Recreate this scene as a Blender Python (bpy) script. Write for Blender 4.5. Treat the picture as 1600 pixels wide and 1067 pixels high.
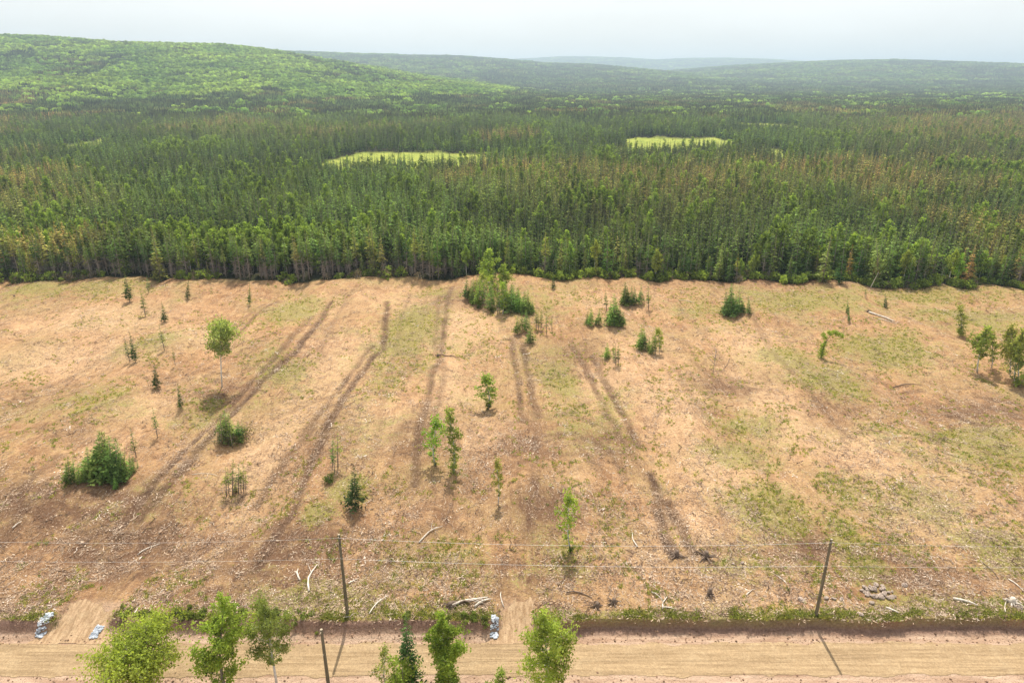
import bpy, math, random
import numpy as np
PI = math.pi
random.seed(7)
rs = np.random.RandomState(11)
sc = bpy.context.scene
col = sc.collection
for o in list(bpy.data.objects):
    bpy.data.objects.remove(o)

# ------------------------------------------------------------------ camera, sky, sun, exposure
CAM_H = 60.0
PITCH = math.radians(21.2)
FPX = 1066.7
cd = bpy.data.cameras.new('camera')
cam = bpy.data.objects.new('camera', cd)
cam.location = (0, 0, CAM_H)
cam.rotation_euler = (math.radians(90) - PITCH, 0, 0)
cd.lens = 24.0
cd.sensor_width = 36.0
cd.clip_start = 0.5
cd.clip_end = 60000
col.objects.link(cam)
sc.camera = cam

SUN_EL = math.radians(60)
w = bpy.data.worlds.new('World')
sc.world = w
w.use_nodes = True
nt = w.node_tree
for n in list(nt.nodes):
    nt.nodes.remove(n)
sky = nt.nodes.new('ShaderNodeTexSky')
sky.sky_type = 'NISHITA'
sky.sun_disc = False
sky.sun_elevation = SUN_EL
sky.sun_rotation = 0.0
sky.altitude = 100
sky.air_density = 1.0
sky.dust_density = 4.0
sky.ozone_density = 1.0
veil = nt.nodes.new('ShaderNodeMix')          # a thin white veil of high cloud over the whole sky
veil.data_type = 'RGBA'
veil.inputs['Factor'].default_value = 0.65
veil.inputs['B'].default_value = (8.9, 8.8, 8.5, 1)
tc = nt.nodes.new('ShaderNodeTexCoord')
mp = nt.nodes.new('ShaderNodeMapping')
mp.inputs['Scale'].default_value = (1.2, 1.2, 5.0)
vn = nt.nodes.new('ShaderNodeTexNoise')
vn.inputs['Scale'].default_value = 1.6
vn.inputs['Detail'].default_value = 5
vr = nt.nodes.new('ShaderNodeMapRange')
vr.inputs['From Min'].default_value = 0.3
vr.inputs['From Max'].default_value = 0.7
vr.inputs['To Min'].default_value = 0.56
vr.inputs['To Max'].default_value = 0.9
bg = nt.nodes.new('ShaderNodeBackground')
bg.inputs['Strength'].default_value = 0.11
wo = nt.nodes.new('ShaderNodeOutputWorld')
L = nt.links.new
L(tc.outputs['Generated'], mp.inputs['Vector'])
L(mp.outputs['Vector'], vn.inputs['Vector'])
L(vn.outputs['Fac'], vr.inputs['Value'])
L(vr.outputs['Result'], veil.inputs['Factor'])
L(sky.outputs['Color'], veil.inputs['A'])
L(veil.outputs['Result'], bg.inputs['Color'])
L(bg.outputs['Background'], wo.inputs['Surface'])

sd = bpy.data.lights.new('sun', 'SUN')
sd.energy = 5.0
sd.angle = math.radians(0.6)
sd.color = (1.0, 0.94, 0.84)
sun = bpy.data.objects.new('sun', sd)
sun.rotation_euler = (-(PI / 2 - SUN_EL), 0, 0)
sun.location = (0, 200, 300)
col.objects.link(sun)

sc.view_settings.view_transform = 'Standard'
sc.view_settings.look = 'None'
sc.view_settings.exposure = 0.28
sc.view_settings.gamma = 1.0
sc.view_settings.use_curve_mapping = False
sc.render.engine = 'CYCLES'
cy = sc.cycles
cy.max_bounces = 5
cy.diffuse_bounces = 2
cy.glossy_bounces = 1
cy.transmission_bounces = 3
cy.volume_bounces = 0
cy.transparent_max_bounces = 4
cy.use_adaptive_sampling = True
cy.adaptive_threshold = 0.015
cy.use_denoising = True
try:
    cy.denoiser = 'OPENIMAGEDENOISE'; cy.denoising_input_passes = 'RGB_ALBEDO_NORMAL'; cy.denoising_prefilter = 'ACCURATE'
except Exception:
    pass
cy.caustics_reflective = False
cy.caustics_refractive = False

# ------------------------------------------------------------------ helpers
ST, CT = math.sin(PITCH), math.cos(PITCH)

def ray(px, py):
    u = (px - 800.0) / FPX
    v = (py - 533.5) / FPX
    return u, CT - v * ST, -(ST + v * CT)

def hash2(ix, iy, seed):
    a = (ix.astype(np.int64) * 374761393 + iy.astype(np.int64) * 668265263 + seed * 1442695041) & 0xffffffff
    a = ((a ^ (a >> 13)) * 1274126177) & 0xffffffff
    a = a ^ (a >> 16)
    return (a & 0xffffff) / float(0xffffff)

def vnoise(x, y, seed=0):
    x = np.asarray(x, float); y = np.asarray(y, float)
    ix = np.floor(x); iy = np.floor(y)
    fx = x - ix; fy = y - iy
    fx = fx * fx * (3 - 2 * fx); fy = fy * fy * (3 - 2 * fy)
    a = hash2(ix, iy, seed); b = hash2(ix + 1, iy, seed)
    c = hash2(ix, iy + 1, seed); d = hash2(ix + 1, iy + 1, seed)
    return (a * (1 - fx) + b * fx) * (1 - fy) + (c * (1 - fx) + d * fx) * fy * 1.0

def fbm(x, y, seed=0, oct=4):
    s = 0; a = 0.5; t = 0
    for k in range(oct):
        s = s + a * vnoise(x * 2 ** k + k * 17.3, y * 2 ** k - k * 9.1, seed + k)
        t += a; a *= 0.5
    return s / t

def sstep(a, b, x):
    t = np.clip((np.asarray(x, float) - a) / (b - a), 0, 1)
    return t * t * (3 - 2 * t)

# --- the forest edge, as a line on the ground
EDGE = []
for px, py in [(-260, 455), (0, 444), (200, 441), (400, 438), (600, 436), (900, 435), (1060, 437), (1240, 440), (1290, 443), (1400, 448),
               (1500, 451), (1600, 456), (1900, 470)]:
    dx, dy, dz = ray(px, py)
    t = -CAM_H / dz
    EDGE.append((dx * t, dy * t))
EDGE = np.array(EDGE)

def edge_y(x):
    return np.interp(x, EDGE[:, 0], EDGE[:, 1]) + (fbm(np.asarray(x) / 12.0, 0.5, 3, 3) - 0.5) * 11 + 1.5

# --- wheel tracks, traced on the ground
TRK_PX = [
    ([(516, 473), (490, 512), (462, 553), (425, 590), (385, 632), (352, 664)], 1.0), ([(487, 492), (465, 522), (445, 550), (405, 590), (365, 634), (330, 664)], .7),
    ([(432, 463), (400, 493), (368, 526)], .6), ([(410, 472), (380, 498), (355, 520)], .35),
    ([(330, 664), (285, 712), (240, 764), (212, 800), (188, 825)], 1.0), ([(352, 664), (310, 712), (276, 752), (240, 790), (215, 818)], .75),
    ([(605, 470), (600, 540), (560, 592), (530, 640), (505, 685), (482, 735), (462, 790), (435, 835), (395, 890)], .9),
    ([(583, 540), (545, 590), (508, 640), (475, 690), (435, 735), (395, 780)], .65),
    ([(705, 445), (700, 470), (692, 530), (684, 570), (675, 586), (663, 650), (652, 700), (648, 760)], .75), ([(687, 460), (680, 540), (695, 590), (685, 624), (676, 660)], .45),
    ([(800, 529), (806, 570), (813, 620), (818, 660)], .7), ([(817, 536), (826, 580), (835, 624), (842, 650)], .8),
    ([(895, 535), (908, 556), (930, 600), (948, 647), (975, 690)], .65), ([(925, 550), (935, 570), (958, 615), (979, 657), (1000, 690)], .75),
    ([(1018, 730), (1030, 768), (1030, 800), (1046, 852), (1055, 868)], .9), ([(1040, 780), (1056, 816), (1074, 852), (1082, 868)], .9),
    ([(1486, 648), (1512, 656), (1540, 668)], .7), ([(1462, 630), (1500, 650), (1539, 672)], .5), ([(1529, 614), (1565, 624), (1610, 634)], .6),
    ([(95, 722), (60, 752), (25, 790), (-20, 830)], .55), ([(75, 770), (40, 810), (0, 850)], .45), ([(150, 440), (80, 460), (0, 480)], .35),
    ([(1170, 480), (1215, 560), (1270, 620), (1330, 680)], .4), ([(1200, 480), (1250, 560), (1300, 610)], .3),
    ([(1560, 520), (1640, 560)], .4), ([(835, 640), (838, 720), (832, 790), (826, 850)], .45), ([(735, 640), (738, 700), (730, 770)], .25),
    ([(1040, 540), (1080, 620), (1140, 690)], .3), ([(300, 560), (250, 600), (180, 640), (100, 670)], .3), ([(200, 545), (120, 585), (30, 615)], .3),
    ([(800, 705), (840, 684), (900, 675), (950, 700), (975, 745)], .4), ([(780, 745), (850, 715), (915, 712), (945, 745)], .35), ([(640, 668), (620, 690), (612, 740)], .3),
    ([(690, 545), (650, 556), (620, 545)], .4), ([(1080, 560), (1120, 590), (1180, 600)], .35), ([(1400, 610), (1440, 603)], .5), ([(1180, 780), (1240, 800), (1290, 850)], .35),
    ([(520, 620), (470, 640), (430, 650)], .35), ([(60, 850), (160, 830), (260, 850), (360, 890)], .4), ([(440, 500), (480, 505), (520, 520)], .4), ([(870, 640), (920, 652), (980, 690), (1010, 740)], .35),
    ([(960, 480), (1010, 500), (1080, 540)], .3), ([(1260, 850), (1330, 865), (1430, 880), (1540, 905)], .5), ([(1100, 860), (1200, 862), (1270, 870)], .35), ([(200, 590), (240, 600), (300, 590)], .3),
    ([(1390, 600), (1440, 640), (1470, 690)], .3), ([(560, 450), (520, 500), (500, 560)], .3), ([(640, 455), (622, 520), (598, 640), (585, 720)], .3),
    ([(1130, 660), (1190, 720), (1230, 790)], .3), ([(1060, 470), (1100, 520), (1130, 560)], .3), ([(400, 560), (330, 560), (290, 600)], .2),
]

def flat(px, py, h=0.0):
    dx, dy, dz = ray(px, py)
    t = (CAM_H - h) / -dz
    return dx * t, dy * t

TRK = []
for pts, wgt in TRK_PX:
    TRK.append((np.array([flat(*p) for p in pts]), wgt))

def track_mask(x, y):
    m = np.zeros(x.shape)
    wx = x + (vnoise(x / 3.0, y / 3.0, 21) - .5) * 0.7
    for pts, wgt in TRK:
        lo = pts.min(0) - 2; hi = pts.max(0) + 2
        sel = np.where((wx > lo[0]) & (wx < hi[0]) & (y > lo[1]) & (y < hi[1]))[0]
        if not len(sel):
            continue
        X = wx[sel]; Y = y[sel]
        best = np.full(X.shape, 99.0)
        for (ax, ay), (bx, by) in zip(pts[:-1], pts[1:]):
            vx, vy = bx - ax, by - ay
            t = np.clip(((X - ax) * vx + (Y - ay) * vy) / (vx * vx + vy * vy), 0, 1)
            best = np.minimum(best, np.hypot(X - ax - t * vx, Y - ay - t * vy))
        f = (1 - sstep(0.15, 1.35, best)) * wgt * .85
        m[sel] = np.maximum(m[sel], f)
    return m * (0.50 + 1.05 * fbm(x / 1.6, y / 4.0, 5, 3))

BANK_RIGHT = 5.5

def bank_y(x):
    return 63.7 + (fbm(np.asarray(x) / 7.0, 0.3, 31, 3) - 0.5) * 1.3

DRIVES = [(-51.5, 3.2), (0.6, 1.9)]

def drive_mask(x, y):
    m = np.zeros(np.shape(x))
    for cx, hw in DRIVES:
        h = hw + 1.7 * (1 - sstep(61.2, 64.0, y))
        m = np.maximum(m, 1 - sstep(h - .3, h + .7, np.abs(np.asarray(x) - cx - (np.asarray(y) - 62) * (0.12 if cx < -10 else 0.02))))
    return m * (1 - sstep(68.5, 71.0, y))

RIDGES = []   # (profile x, profile z, y start, y ridge, y end)
def ridge(y_r, pts, y0, y1):
    xs, zs = [], []
    for px, py in pts:
        dx, dy, dz = ray(px, py)
        t = y_r / dy
        xs.append(dx * t); zs.append(CAM_H + dz * t - 8)
    RIDGES.append((np.array(xs), np.array(zs), y0, y_r, y1))
ridge(2250, [(-500, 60), (-250, 52), (0, 58), (60, 58), (130, 64), (200, 69), (270, 71), (350, 72), (420, 81), (490, 93), (560, 104), (640, 119), (700, 127), (780, 138), (860, 146), (960, 151)], 1000, 4000)
ridge(5200, [(-200, 90), (200, 84), (430, 82), (500, 84), (570, 87), (640, 89), (720, 90), (790, 95), (850, 101), (930, 104), (1010, 112), (1080, 120), (1160, 128), (1240, 134)], 2500, 8000)
ridge(5600, [(860, 134), (950, 120), (1050, 113), (1130, 106), (1230, 100), (1320, 96), (1380, 96), (1440, 98), (1530, 102), (1600, 106), (1750, 110), (2100, 104)], 2700, 8500)
ridge(10500, [(300, 120), (700, 99), (820, 93), (880, 89.5), (960, 91), (1020, 95), (1060, 92.5), (1130, 92), (1190, 94), (1260, 98), (1330, 100), (1500, 99), (1600, 102), (2000, 104)], 7000, 13500)

def far_z(x, y):
    z = (fbm(x / 420.0, y / 420.0, 51, 3) - .5) * 5.0 * sstep(250, 700, y)
    hm = np.zeros(np.shape(x))
    for xs, zs, y0, yr, y1 in RIDGES:
        R = np.clip(np.interp(x, xs, zs), 0, None)
        up = sstep(y0, yr, y)
        wob = 1 + (fbm(x / 380.0, y / 380.0, 71, 4) - .5) * 0.30 * (1 - up) * 2.0
        f = up * wob * (1 - sstep(yr * 1.04, y1, y))
        hm = np.maximum(hm, R * f)
    return z + hm

def height(x, y, tm=None):
    x = np.asarray(x, float); y = np.asarray(y, float)
    yb = bank_y(x)
    dr = drive_mask(x, y)
    near = sstep(64.0, 80.0, y)
    z = (fbm(x / 26.0, y / 34.0, 41, 3) - .5) * 3.2 * near
    z += (vnoise((x + 7 * np.sin(y / 26.0)) / 6.5, y / 22.0, 43) - .5) * 2.2 * near
    z += (fbm(x / 2.6, y / 4.2, 44, 3) - .5) * 0.50 * (0.35 + .65 * near) * (1 - .8 * dr)
    z += (vnoise(x / .55, y / .7, 45) - .5) * 0.14 * (1 - .7 * dr)
    if tm is not None:
        z -= 0.40 * np.clip(tm, 0, 1) - 0.9 * np.clip(tm, 0, .6) * np.clip(.6 - tm, 0, 1)
    # bank down to the road
    steep = sstep(BANK_RIGHT - 3, BANK_RIGHT + 3, x)
    wdt = 0.30 * steep + 1.5 * (1 - steep)
    fall = 1 - sstep(0, 1, (y - (yb - wdt)) / wdt)
    foot = 1 - sstep(61.9, yb - wdt + .02, y)
    zr = -1.22 * fall - 0.28 * foot - 0.10 * np.exp(-((y - 62.6) / .35) ** 2)
    ramp = -1.5 * (1 - sstep(61.3, 69.5, y))
    prof = zr * (1 - dr) + ramp * dr
    inclear = (y > 61.8)
    nz = (fbm(x / 1.1, y / 1.1, 47, 3) - .5)
    low = -1.5 + nz * .10 * (1 - sstep(56.2, 56.9, y) + sstep(61.2, 61.8, y)) + 0.5 * (1 - sstep(30, 56, y)) * fbm(x / 8, y / 8, 48, 3) - .12 * np.exp(-((y - 55.9) / .5) ** 2)
    z = np.where(inclear, z * sstep(61.8, 63.6, y) + prof + nz * .10 * (1 - near) * (1 - dr), low)
    if np.max(y) > 220:
        z = z + np.where(y > 220, far_z(x, y), 0)
    return z

def W(px, py, it=6):
    """ground point seen through pixel (px, py) of the photograph"""
    dx, dy, dz = ray(px, py)
    h = 0.0
    for k in range(it):
        t = (CAM_H - h) / -dz
        h = float(height(np.array([dx * t]), np.array([dy * t]))[0])
    return dx * t, dy * t, h

def at_depth(px, py, y):
    dx, dy, dz = ray(px, py)
    t = y / dy
    return dx * t, CAM_H + dz * t

def gz(x, y):
    return float(height(np.array([x]), np.array([y]))[0])

def mesh_np(name, verts, faces, mats=(), fmat=None, smooth=False, attrs=None, nside=4):
    """faces: (n, nside) array"""
    me = bpy.data.meshes.new(name)
    verts = np.asarray(verts, np.float32)
    faces = np.asarray(faces, np.int32)
    me.vertices.add(len(verts))
    me.vertices.foreach_set('co', verts.ravel())
    nf = len(faces)
    me.loops.add(nf * nside)
    me.loops.foreach_set('vertex_index', faces.ravel())
    me.polygons.add(nf)
    me.polygons.foreach_set('loop_start', np.arange(0, nf * nside, nside, dtype=np.int32))
    me.polygons.foreach_set('loop_total', np.full(nf, nside, dtype=np.int32))
    for m in mats:
        me.materials.append(m)
    if fmat is not None:
        me.polygons.foreach_set('material_index', np.asarray(fmat, np.int32))
    me.polygons.foreach_set('use_smooth', np.full(nf, smooth, dtype=bool))
    if attrs:
        for k, a in attrs.items():
            at = me.attributes.new(k, 'FLOAT', 'POINT')
            at.data.foreach_set('value', np.asarray(a, np.float32))
    me.update(calc_edges=True)
    return me

def link(name, me, parent=None, loc=None):
    o = bpy.data.objects.new(name, me)
    col.objects.link(o)
    if parent is not None:
        o.parent = parent
    if loc is not None:
        o.location = loc
    return o

def tag(o, label=None, cat=None, group=None, kind=None):
    if label: o['label'] = label
    if cat: o['category'] = cat
    if group: o['group'] = group
    if kind: o['kind'] = kind
    return o

class Geo:
    """collects triangles/quads (quads only, tris repeat nothing) with a value per vertex and a material index per face"""
    def __init__(s):
        s.v = []; s.f = []; s.m = []; s.a = []; s.h = []; s.n = 0
    def quads(s, V, mat, val, hh):
        """V (n,4,3); val (n,) ; hh (n,)"""
        n = len(V)
        if n == 0: return
        s.v.append(np.asarray(V).reshape(-1, 3))
        s.f.append(s.n + np.arange(n * 4).reshape(n, 4))
        s.m.append(np.full(n, mat)); s.a.append(np.repeat(val, 4)); s.h.append(np.repeat(hh, 4))
        s.n += n * 4
    def tube(s, pts, radii, mat, sides=5, val=.5, cap=True):
        pts = [np.array(p, float) for p in pts]
        k = len(pts)
        rings = []
        for i, p in enumerate(pts):
            d = pts[min(i + 1, k - 1)] - pts[max(i - 1, 0)]
            d = d / (np.linalg.norm(d) + 1e-9)
            a = np.cross(d, (0.3, 0.9, 0.1)); a /= np.linalg.norm(a) + 1e-9
            b = np.cross(d, a)
            th = np.arange(sides) / sides * 2 * PI
            rings.append(p + radii[i] * (np.cos(th)[:, None] * a + np.sin(th)[:, None] * b))
        V = np.concatenate(rings)
        F = []
        for i in range(k - 1):
            for j in range(sides):
                F.append((i * sides + j, i * sides + (j + 1) % sides, (i + 1) * sides + (j + 1) % sides, (i + 1) * sides + j))
        if cap:
            V = np.concatenate([V, pts[-1][None], pts[0][None]])
            e = k * sides
            for j in range(0, sides, 1):
                F.append(((k - 1) * sides + j, (k - 1) * sides + (j + 1) % sides, e, e))
                F.append((j, e + 1, e + 1, (j + 1) % sides))
        F = [f for f in F]
        s.v.append(V); s.f.append(s.n + np.array(F)); s.m.append(np.full(len(F), mat))
        s.a.append(np.full(len(V), val)); s.h.append(np.full(len(V), 0.0)); s.n += len(V)
    def mesh(s, name, mats, smooth=False):
        V = np.concatenate(s.v); F = np.concatenate(s.f)
        # degenerate quads -> real triangles through from_pydata
        deg = (F[:, 2] == F[:, 3]) | (F[:, 1] == F[:, 2])
        if deg.any():
            faces = []
            for q in F.tolist():
                r = []
                for i in q:
                    if i not in r: r.append(i)
                faces.append(r)
            me = bpy.data.meshes.new(name)
            me.from_pydata(V.tolist(), [], faces)
            for m in mats: me.materials.append(m)
            me.polygons.foreach_set('material_index', np.concatenate(s.m).astype(np.int32))
            me.polygons.foreach_set('use_smooth', np.full(len(faces), smooth, dtype=bool))
            for k, a in (('shade', s.a), ('up', s.h)):
                at = me.attributes.new(k, 'FLOAT', 'POINT')
                at.data.foreach_set('value', np.concatenate(a).astype(np.float32))
            me.update()
            return me
        return mesh_np(name, V, F, mats, np.concatenate(s.m), smooth, {'shade': np.concatenate(s.a), 'up': np.concatenate(s.h)})

# ------------------------------------------------------------------ materials
def mat(name):
    m = bpy.data.materials.new(name)
    m.use_nodes = True
    t = m.node_tree
    for n in list(t.nodes): t.nodes.remove(n)
    out = t.nodes.new('ShaderNodeOutputMaterial')
    return m, t, out

def nd(t, typ, **kw):
    n = t.nodes.new(typ)
    for k, v in kw.items():
        if k.startswith('i_'):
            n.inputs[k[2:].replace('_', ' ')].default_value = v
        else:
            setattr(n, k, v)
    return n

def mixc(t, fac, a, b, blend='MIX'):
    n = t.nodes.new('ShaderNodeMix'); n.data_type = 'RGBA'; n.blend_type = blend
    for s_, v in (('Factor', fac), ('A', a), ('B', b)):
        if isinstance(v, bpy.types.NodeSocket): t.links.new(v, n.inputs[s_])
        elif s_ == 'Factor': n.inputs[s_].default_value = v
        else: n.inputs[s_].default_value = (*v, 1) if len(v) == 3 else v
    return n.outputs['Result']

def mth(t, op, a, b=None, c=None, clamp=False):
    n = t.nodes.new('ShaderNodeMath'); n.operation = op; n.use_clamp = clamp
    for i, v in enumerate((a, b, c)):
        if v is None: continue
        if isinstance(v, bpy.types.NodeSocket): t.links.new(v, n.inputs[i])
        else: n.inputs[i].default_value = v
    return n.outputs[0]

def ramp(t, v, lo, hi, a=0.0, b=1.0):
    n = nd(t, 'ShaderNodeMapRange'); n.inputs['From Min'].default_value = lo; n.inputs['From Max'].default_value = hi
    n.inputs['To Min'].default_value = a; n.inputs['To Max'].default_value = b
    t.links.new(v, n.inputs['Value'])
    return n.outputs['Result']

def attr(t, name, typ='GEOMETRY'):
    n = t.nodes.new('ShaderNodeAttribute'); n.attribute_name = name; n.attribute_type = typ
    return n

def noise(t, vec, scale, detail=3, rough=.5, dist=0):
    n = nd(t, 'ShaderNodeTexNoise'); n.inputs['Scale'].default_value = scale; n.inputs['Detail'].default_value = detail
    n.inputs['Roughness'].default_value = rough; n.inputs['Distortion'].default_value = dist
    if vec is not None: t.links.new(vec, n.inputs['Vector'])
    return n.outputs['Fac']

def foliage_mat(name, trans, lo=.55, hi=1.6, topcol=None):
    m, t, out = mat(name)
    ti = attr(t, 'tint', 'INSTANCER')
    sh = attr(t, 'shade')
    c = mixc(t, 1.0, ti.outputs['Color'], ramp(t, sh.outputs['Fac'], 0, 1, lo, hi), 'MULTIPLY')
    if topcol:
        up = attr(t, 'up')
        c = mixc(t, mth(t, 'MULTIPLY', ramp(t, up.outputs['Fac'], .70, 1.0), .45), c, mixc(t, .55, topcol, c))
    d = nd(t, 'ShaderNodeBsdfDiffuse'); tr = nd(t, 'ShaderNodeBsdfTranslucent')
    t.links.new(c, d.inputs['Color'])
    warm = mixc(t, 1.0, c, (1.25, 1.2, .6), 'MULTIPLY')
    t.links.new(warm, tr.inputs['Color'])
    mx = nd(t, 'ShaderNodeMixShader'); mx.inputs[0].default_value = trans
    t.links.new(d.outputs[0], mx.inputs[1]); t.links.new(tr.outputs[0], mx.inputs[2])
    t.links.new(mx.outputs[0], out.inputs['Surface'])
    return m

def simple_mat(name, c1, c2, scale, rough=.9, bump=0.0, stretch=None, detail=4):
    m, t, out = mat(name)
    tcn = nd(t, 'ShaderNodeTexCoord'); vec = tcn.outputs['Object']
    if stretch:
        mpn = nd(t, 'ShaderNodeMapping'); mpn.inputs['Scale'].default_value = stretch
        t.links.new(vec, mpn.inputs['Vector']); vec = mpn.outputs['Vector']
    n = noise(t, vec, scale, detail, .6)
    c = mixc(t, ramp(t, n, .35, .65), c1, c2)
    b = nd(t, 'ShaderNodeBsdfPrincipled'); b.inputs['Roughness'].default_value = rough
    b.inputs['Specular IOR Level'].default_value = .2
    t.links.new(c, b.inputs['Base Color'])
    if bump:
        bp = nd(t, 'ShaderNodeBump'); bp.inputs['Strength'].default_value = bump; bp.inputs['Distance'].default_value = .05
        t.links.new(n, bp.inputs['Height']); t.links.new(bp.outputs[0], b.inputs['Normal'])
    t.links.new(b.outputs[0], out.inputs['Surface'])
    return m

def tinted_mat(name, lo=.6, hi=1.4):
    m, t, out = mat(name)
    ti = attr(t, 'tint', 'INSTANCER'); sh = attr(t, 'shade')
    tcn = nd(t, 'ShaderNodeTexCoord')
    c = mixc(t, 1.0, ti.outputs['Color'], ramp(t, sh.outputs['Fac'], 0, 1, lo, hi), 'MULTIPLY')
    c = mixc(t, 1.0, c, ramp(t, noise(t, tcn.outputs['Object'], 3.0), .3, .7, .7, 1.25), 'MULTIPLY')
    b = nd(t, 'ShaderNodeBsdfDiffuse'); t.links.new(c, b.inputs['Color']); t.links.new(b.outputs[0], out.inputs['Surface'])
    return m

M = {}
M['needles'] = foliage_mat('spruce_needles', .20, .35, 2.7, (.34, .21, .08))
M['leaves'] = foliage_mat('broad_leaves', .55, .6, 1.5)
M['bark'] = simple_mat('grey_bark', (.16, .13, .11), (.30, .26, .22), 3.0, stretch=(1, 1, .2))
M['white_bark'] = simple_mat('birch_bark', (.42, .40, .37), (.72, .70, .66), 4.0, stretch=(1, 1, .5))
M['twig'] = simple_mat('dead_twigs', (.20, .17, .15), (.36, .31, .27), 2.0)
M['pole'] = simple_mat('pole_wood', (.10, .085, .055), (.22, .19, .13), 5.0, stretch=(1, 1, .08))
M['pole_end'] = simple_mat('pole_cut_end', (.35, .28, .2), (.5, .42, .3), 8.0)
M['wire'] = simple_mat('aluminium_wire', (.75, .75, .74), (.85, .85, .84), 2.0, rough=.45)
M['log'] = simple_mat('bleached_log', (.42, .35, .28), (.78, .70, .60), 2.5, bump=.4, stretch=(1, 1, 1))
M['dark_log'] = simple_mat('dark_wood', (.10, .07, .05), (.22, .16, .12), 3.0, bump=.4)
M['rock'] = simple_mat('field_rock', (.15, .11, .085), (.50, .40, .33), 2.2, bump=.5)
M['riprap'] = simple_mat('pale_crushed_rock', (.24, .27, .31), (.62, .66, .72), 1.3, bump=.3)
M['mulch'] = tinted_mat('wood_litter')

# ------------------------------------------------------------------ ground
GREEN = [(640, 520, 45, 35, .8), (600, 600, 40, 40, .55), (545, 770, 35, 20, .8), (500, 800, 30, 20, .7), (620, 955, 110, 18, .9), (500, 930, 70, 30, .9), (900, 650, 50, 30, .4),
         (880, 590, 30, 30, .7), (960, 640, 40, 40, .45), (1200, 790, 60, 45, .7), (1150, 700, 60, 30, .6), (1330, 760, 60, 40, .45), (1500, 680, 80, 20, .7), (1450, 780, 60, 40, .5),
         (1560, 860, 60, 35, .8), (1480, 950, 130, 22, 1.), (1340, 870, 35, 60, .8), (1250, 962, 140, 12, 1.), (1160, 660, 60, 25, .5), (1240, 560, 40, 25, .7), (1300, 600, 50, 25, .7),
         (1380, 545, 80, 25, .8), (1260, 472, 110, 20, .7), (1000, 962, 80, 10, .8), (870, 962, 60, 12, .8), (440, 590, 40, 25, .7), (430, 560, 30, 20, .5), (455, 485, 40, 25, .8),
         (90, 455, 120, 12, .6), (230, 540, 30, 20, .5), (320, 640, 40, 25, .5), (680, 455, 50, 15, .4), (850, 470, 60, 30, .4), (1520, 500, 80, 20, .6), (1450, 460, 120, 14, .6),
         (60, 970, 90, 10, .8), (330, 965, 160, 12, .8), (590, 500, 30, 60, .3), (700, 880, 80, 30, .3), (880, 880, 60, 40, .5), (1290, 990, 10, 10, .1), (150, 640, 60, 30, .35),
         (1100, 480, 60, 20, .5), (1040, 760, 40, 20, .3), (950, 790, 40, 25, .3), (1400, 690, 50, 30, .4), (560, 700, 40, 40, .3), (300, 790, 80, 30, .3), (1560, 720, 60, 30, .6),
         (1190, 880, 90, 30, .5), (1420, 860, 50, 20, .5), (740, 540, 60, 30, .35), (660, 570, 30, 30, .5)]
BROWN = [(100, 800, 170, 50, .8), (200, 860, 150, 50, .8), (450, 860, 130, 60, .8), (820, 700, 70, 45, .6), (860, 800, 70, 45, .7), (660, 690, 50, 40, .6), (690, 800, 60, 50, .5),
         (940, 690, 50, 30, .6), (1260, 850, 45, 25, .9), (1400, 900, 110, 25, .7), (1150, 600, 60, 20, .7), (1550, 640, 90, 20, .7), (700, 470, 50, 20, .4), (480, 560, 60, 40, .3),
         (350, 620, 60, 20, .6), (60, 620, 90, 25, .3), (800, 900, 80, 25, .5), (1300, 640, 50, 20, .4), (900, 550, 40, 30, .4), (590, 880, 60, 40, .4), (350, 930, 140, 30, .6),
         (640, 560, 15, 40, .3), (1230, 440, 200, 8, .4), (100, 690, 100, 20, .3), (500, 700, 60, 50, .35), (770, 760, 60, 30, .35), (1100, 640, 40, 20, .3), (60, 930, 80, 40, .5)]

PEACH = [(1050, 640, 60, 60, .9), (1120, 730, 80, 70, .8), (1080, 830, 60, 40, .8), (1200, 620, 50, 60, .8), (1250, 680, 60, 30, .8), (1330, 700, 110, 35, .8), (1400, 760, 90, 40, .8), (1480, 815, 70, 30, .7),
         (620, 470, 70, 25, .6), (530, 560, 70, 50, .8), (420, 700, 45, 80, .8), (150, 500, 120, 25, .7), (90, 560, 100, 30, .8), (250, 640, 60, 30, .5), (720, 520, 60, 40, .9), (710, 600, 50, 40, .8), (960, 600, 60, 40, .8),
         (1010, 560, 60, 40, .6), (600, 640, 50, 60, .5), (760, 680, 50, 30, .6), (330, 520, 60, 20, .6), (500, 480, 60, 20, .5), (1180, 540, 60, 40, .7), (1450, 560, 60, 20, .4), (150, 720, 50, 60, .4), (1150, 940, 120, 15, .5), (700, 800, 60, 40, .2),
         (900, 770, 30, 40, .5), (1000, 880, 60, 40, .4), (380, 800, 50, 20, .4), (1520, 760, 50, 25, .4), (950, 470, 100, 14, .5)]

def blobs(x, y, L):
    u_ = np.clip(y, 1, None)
    m = np.zeros(x.shape)
    for cx, cy_, rx, ry, wgt in L:
        X0, Y0 = flat(cx, cy_)
        X1, _ = flat(cx + rx, cy_)
        _, Y1 = flat(cx, cy_ + ry); _, Y2 = flat(cx, cy_ - ry)
        a = abs(X1 - X0); b = abs(Y2 - Y1) / 2
        d = ((x - X0) / a) ** 2 + ((y - Y0) / b) ** 2
        m = np.maximum(m, wgt * np.exp(-d * .8))
    return m

FIELDS = [  # far meadows: centre x, y, half width, half depth
    (-82, 541, 62, 58), (160, 668, 54, 72), (216, 560, 12, 75), (104, 610, 26, 34), (318, 900, 40, 80), (-405, 690, 22, 60), (-300, 1330, 110, 45), (1480, 1900, 90, 25), (560, 2300, 70, 25)]

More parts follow.
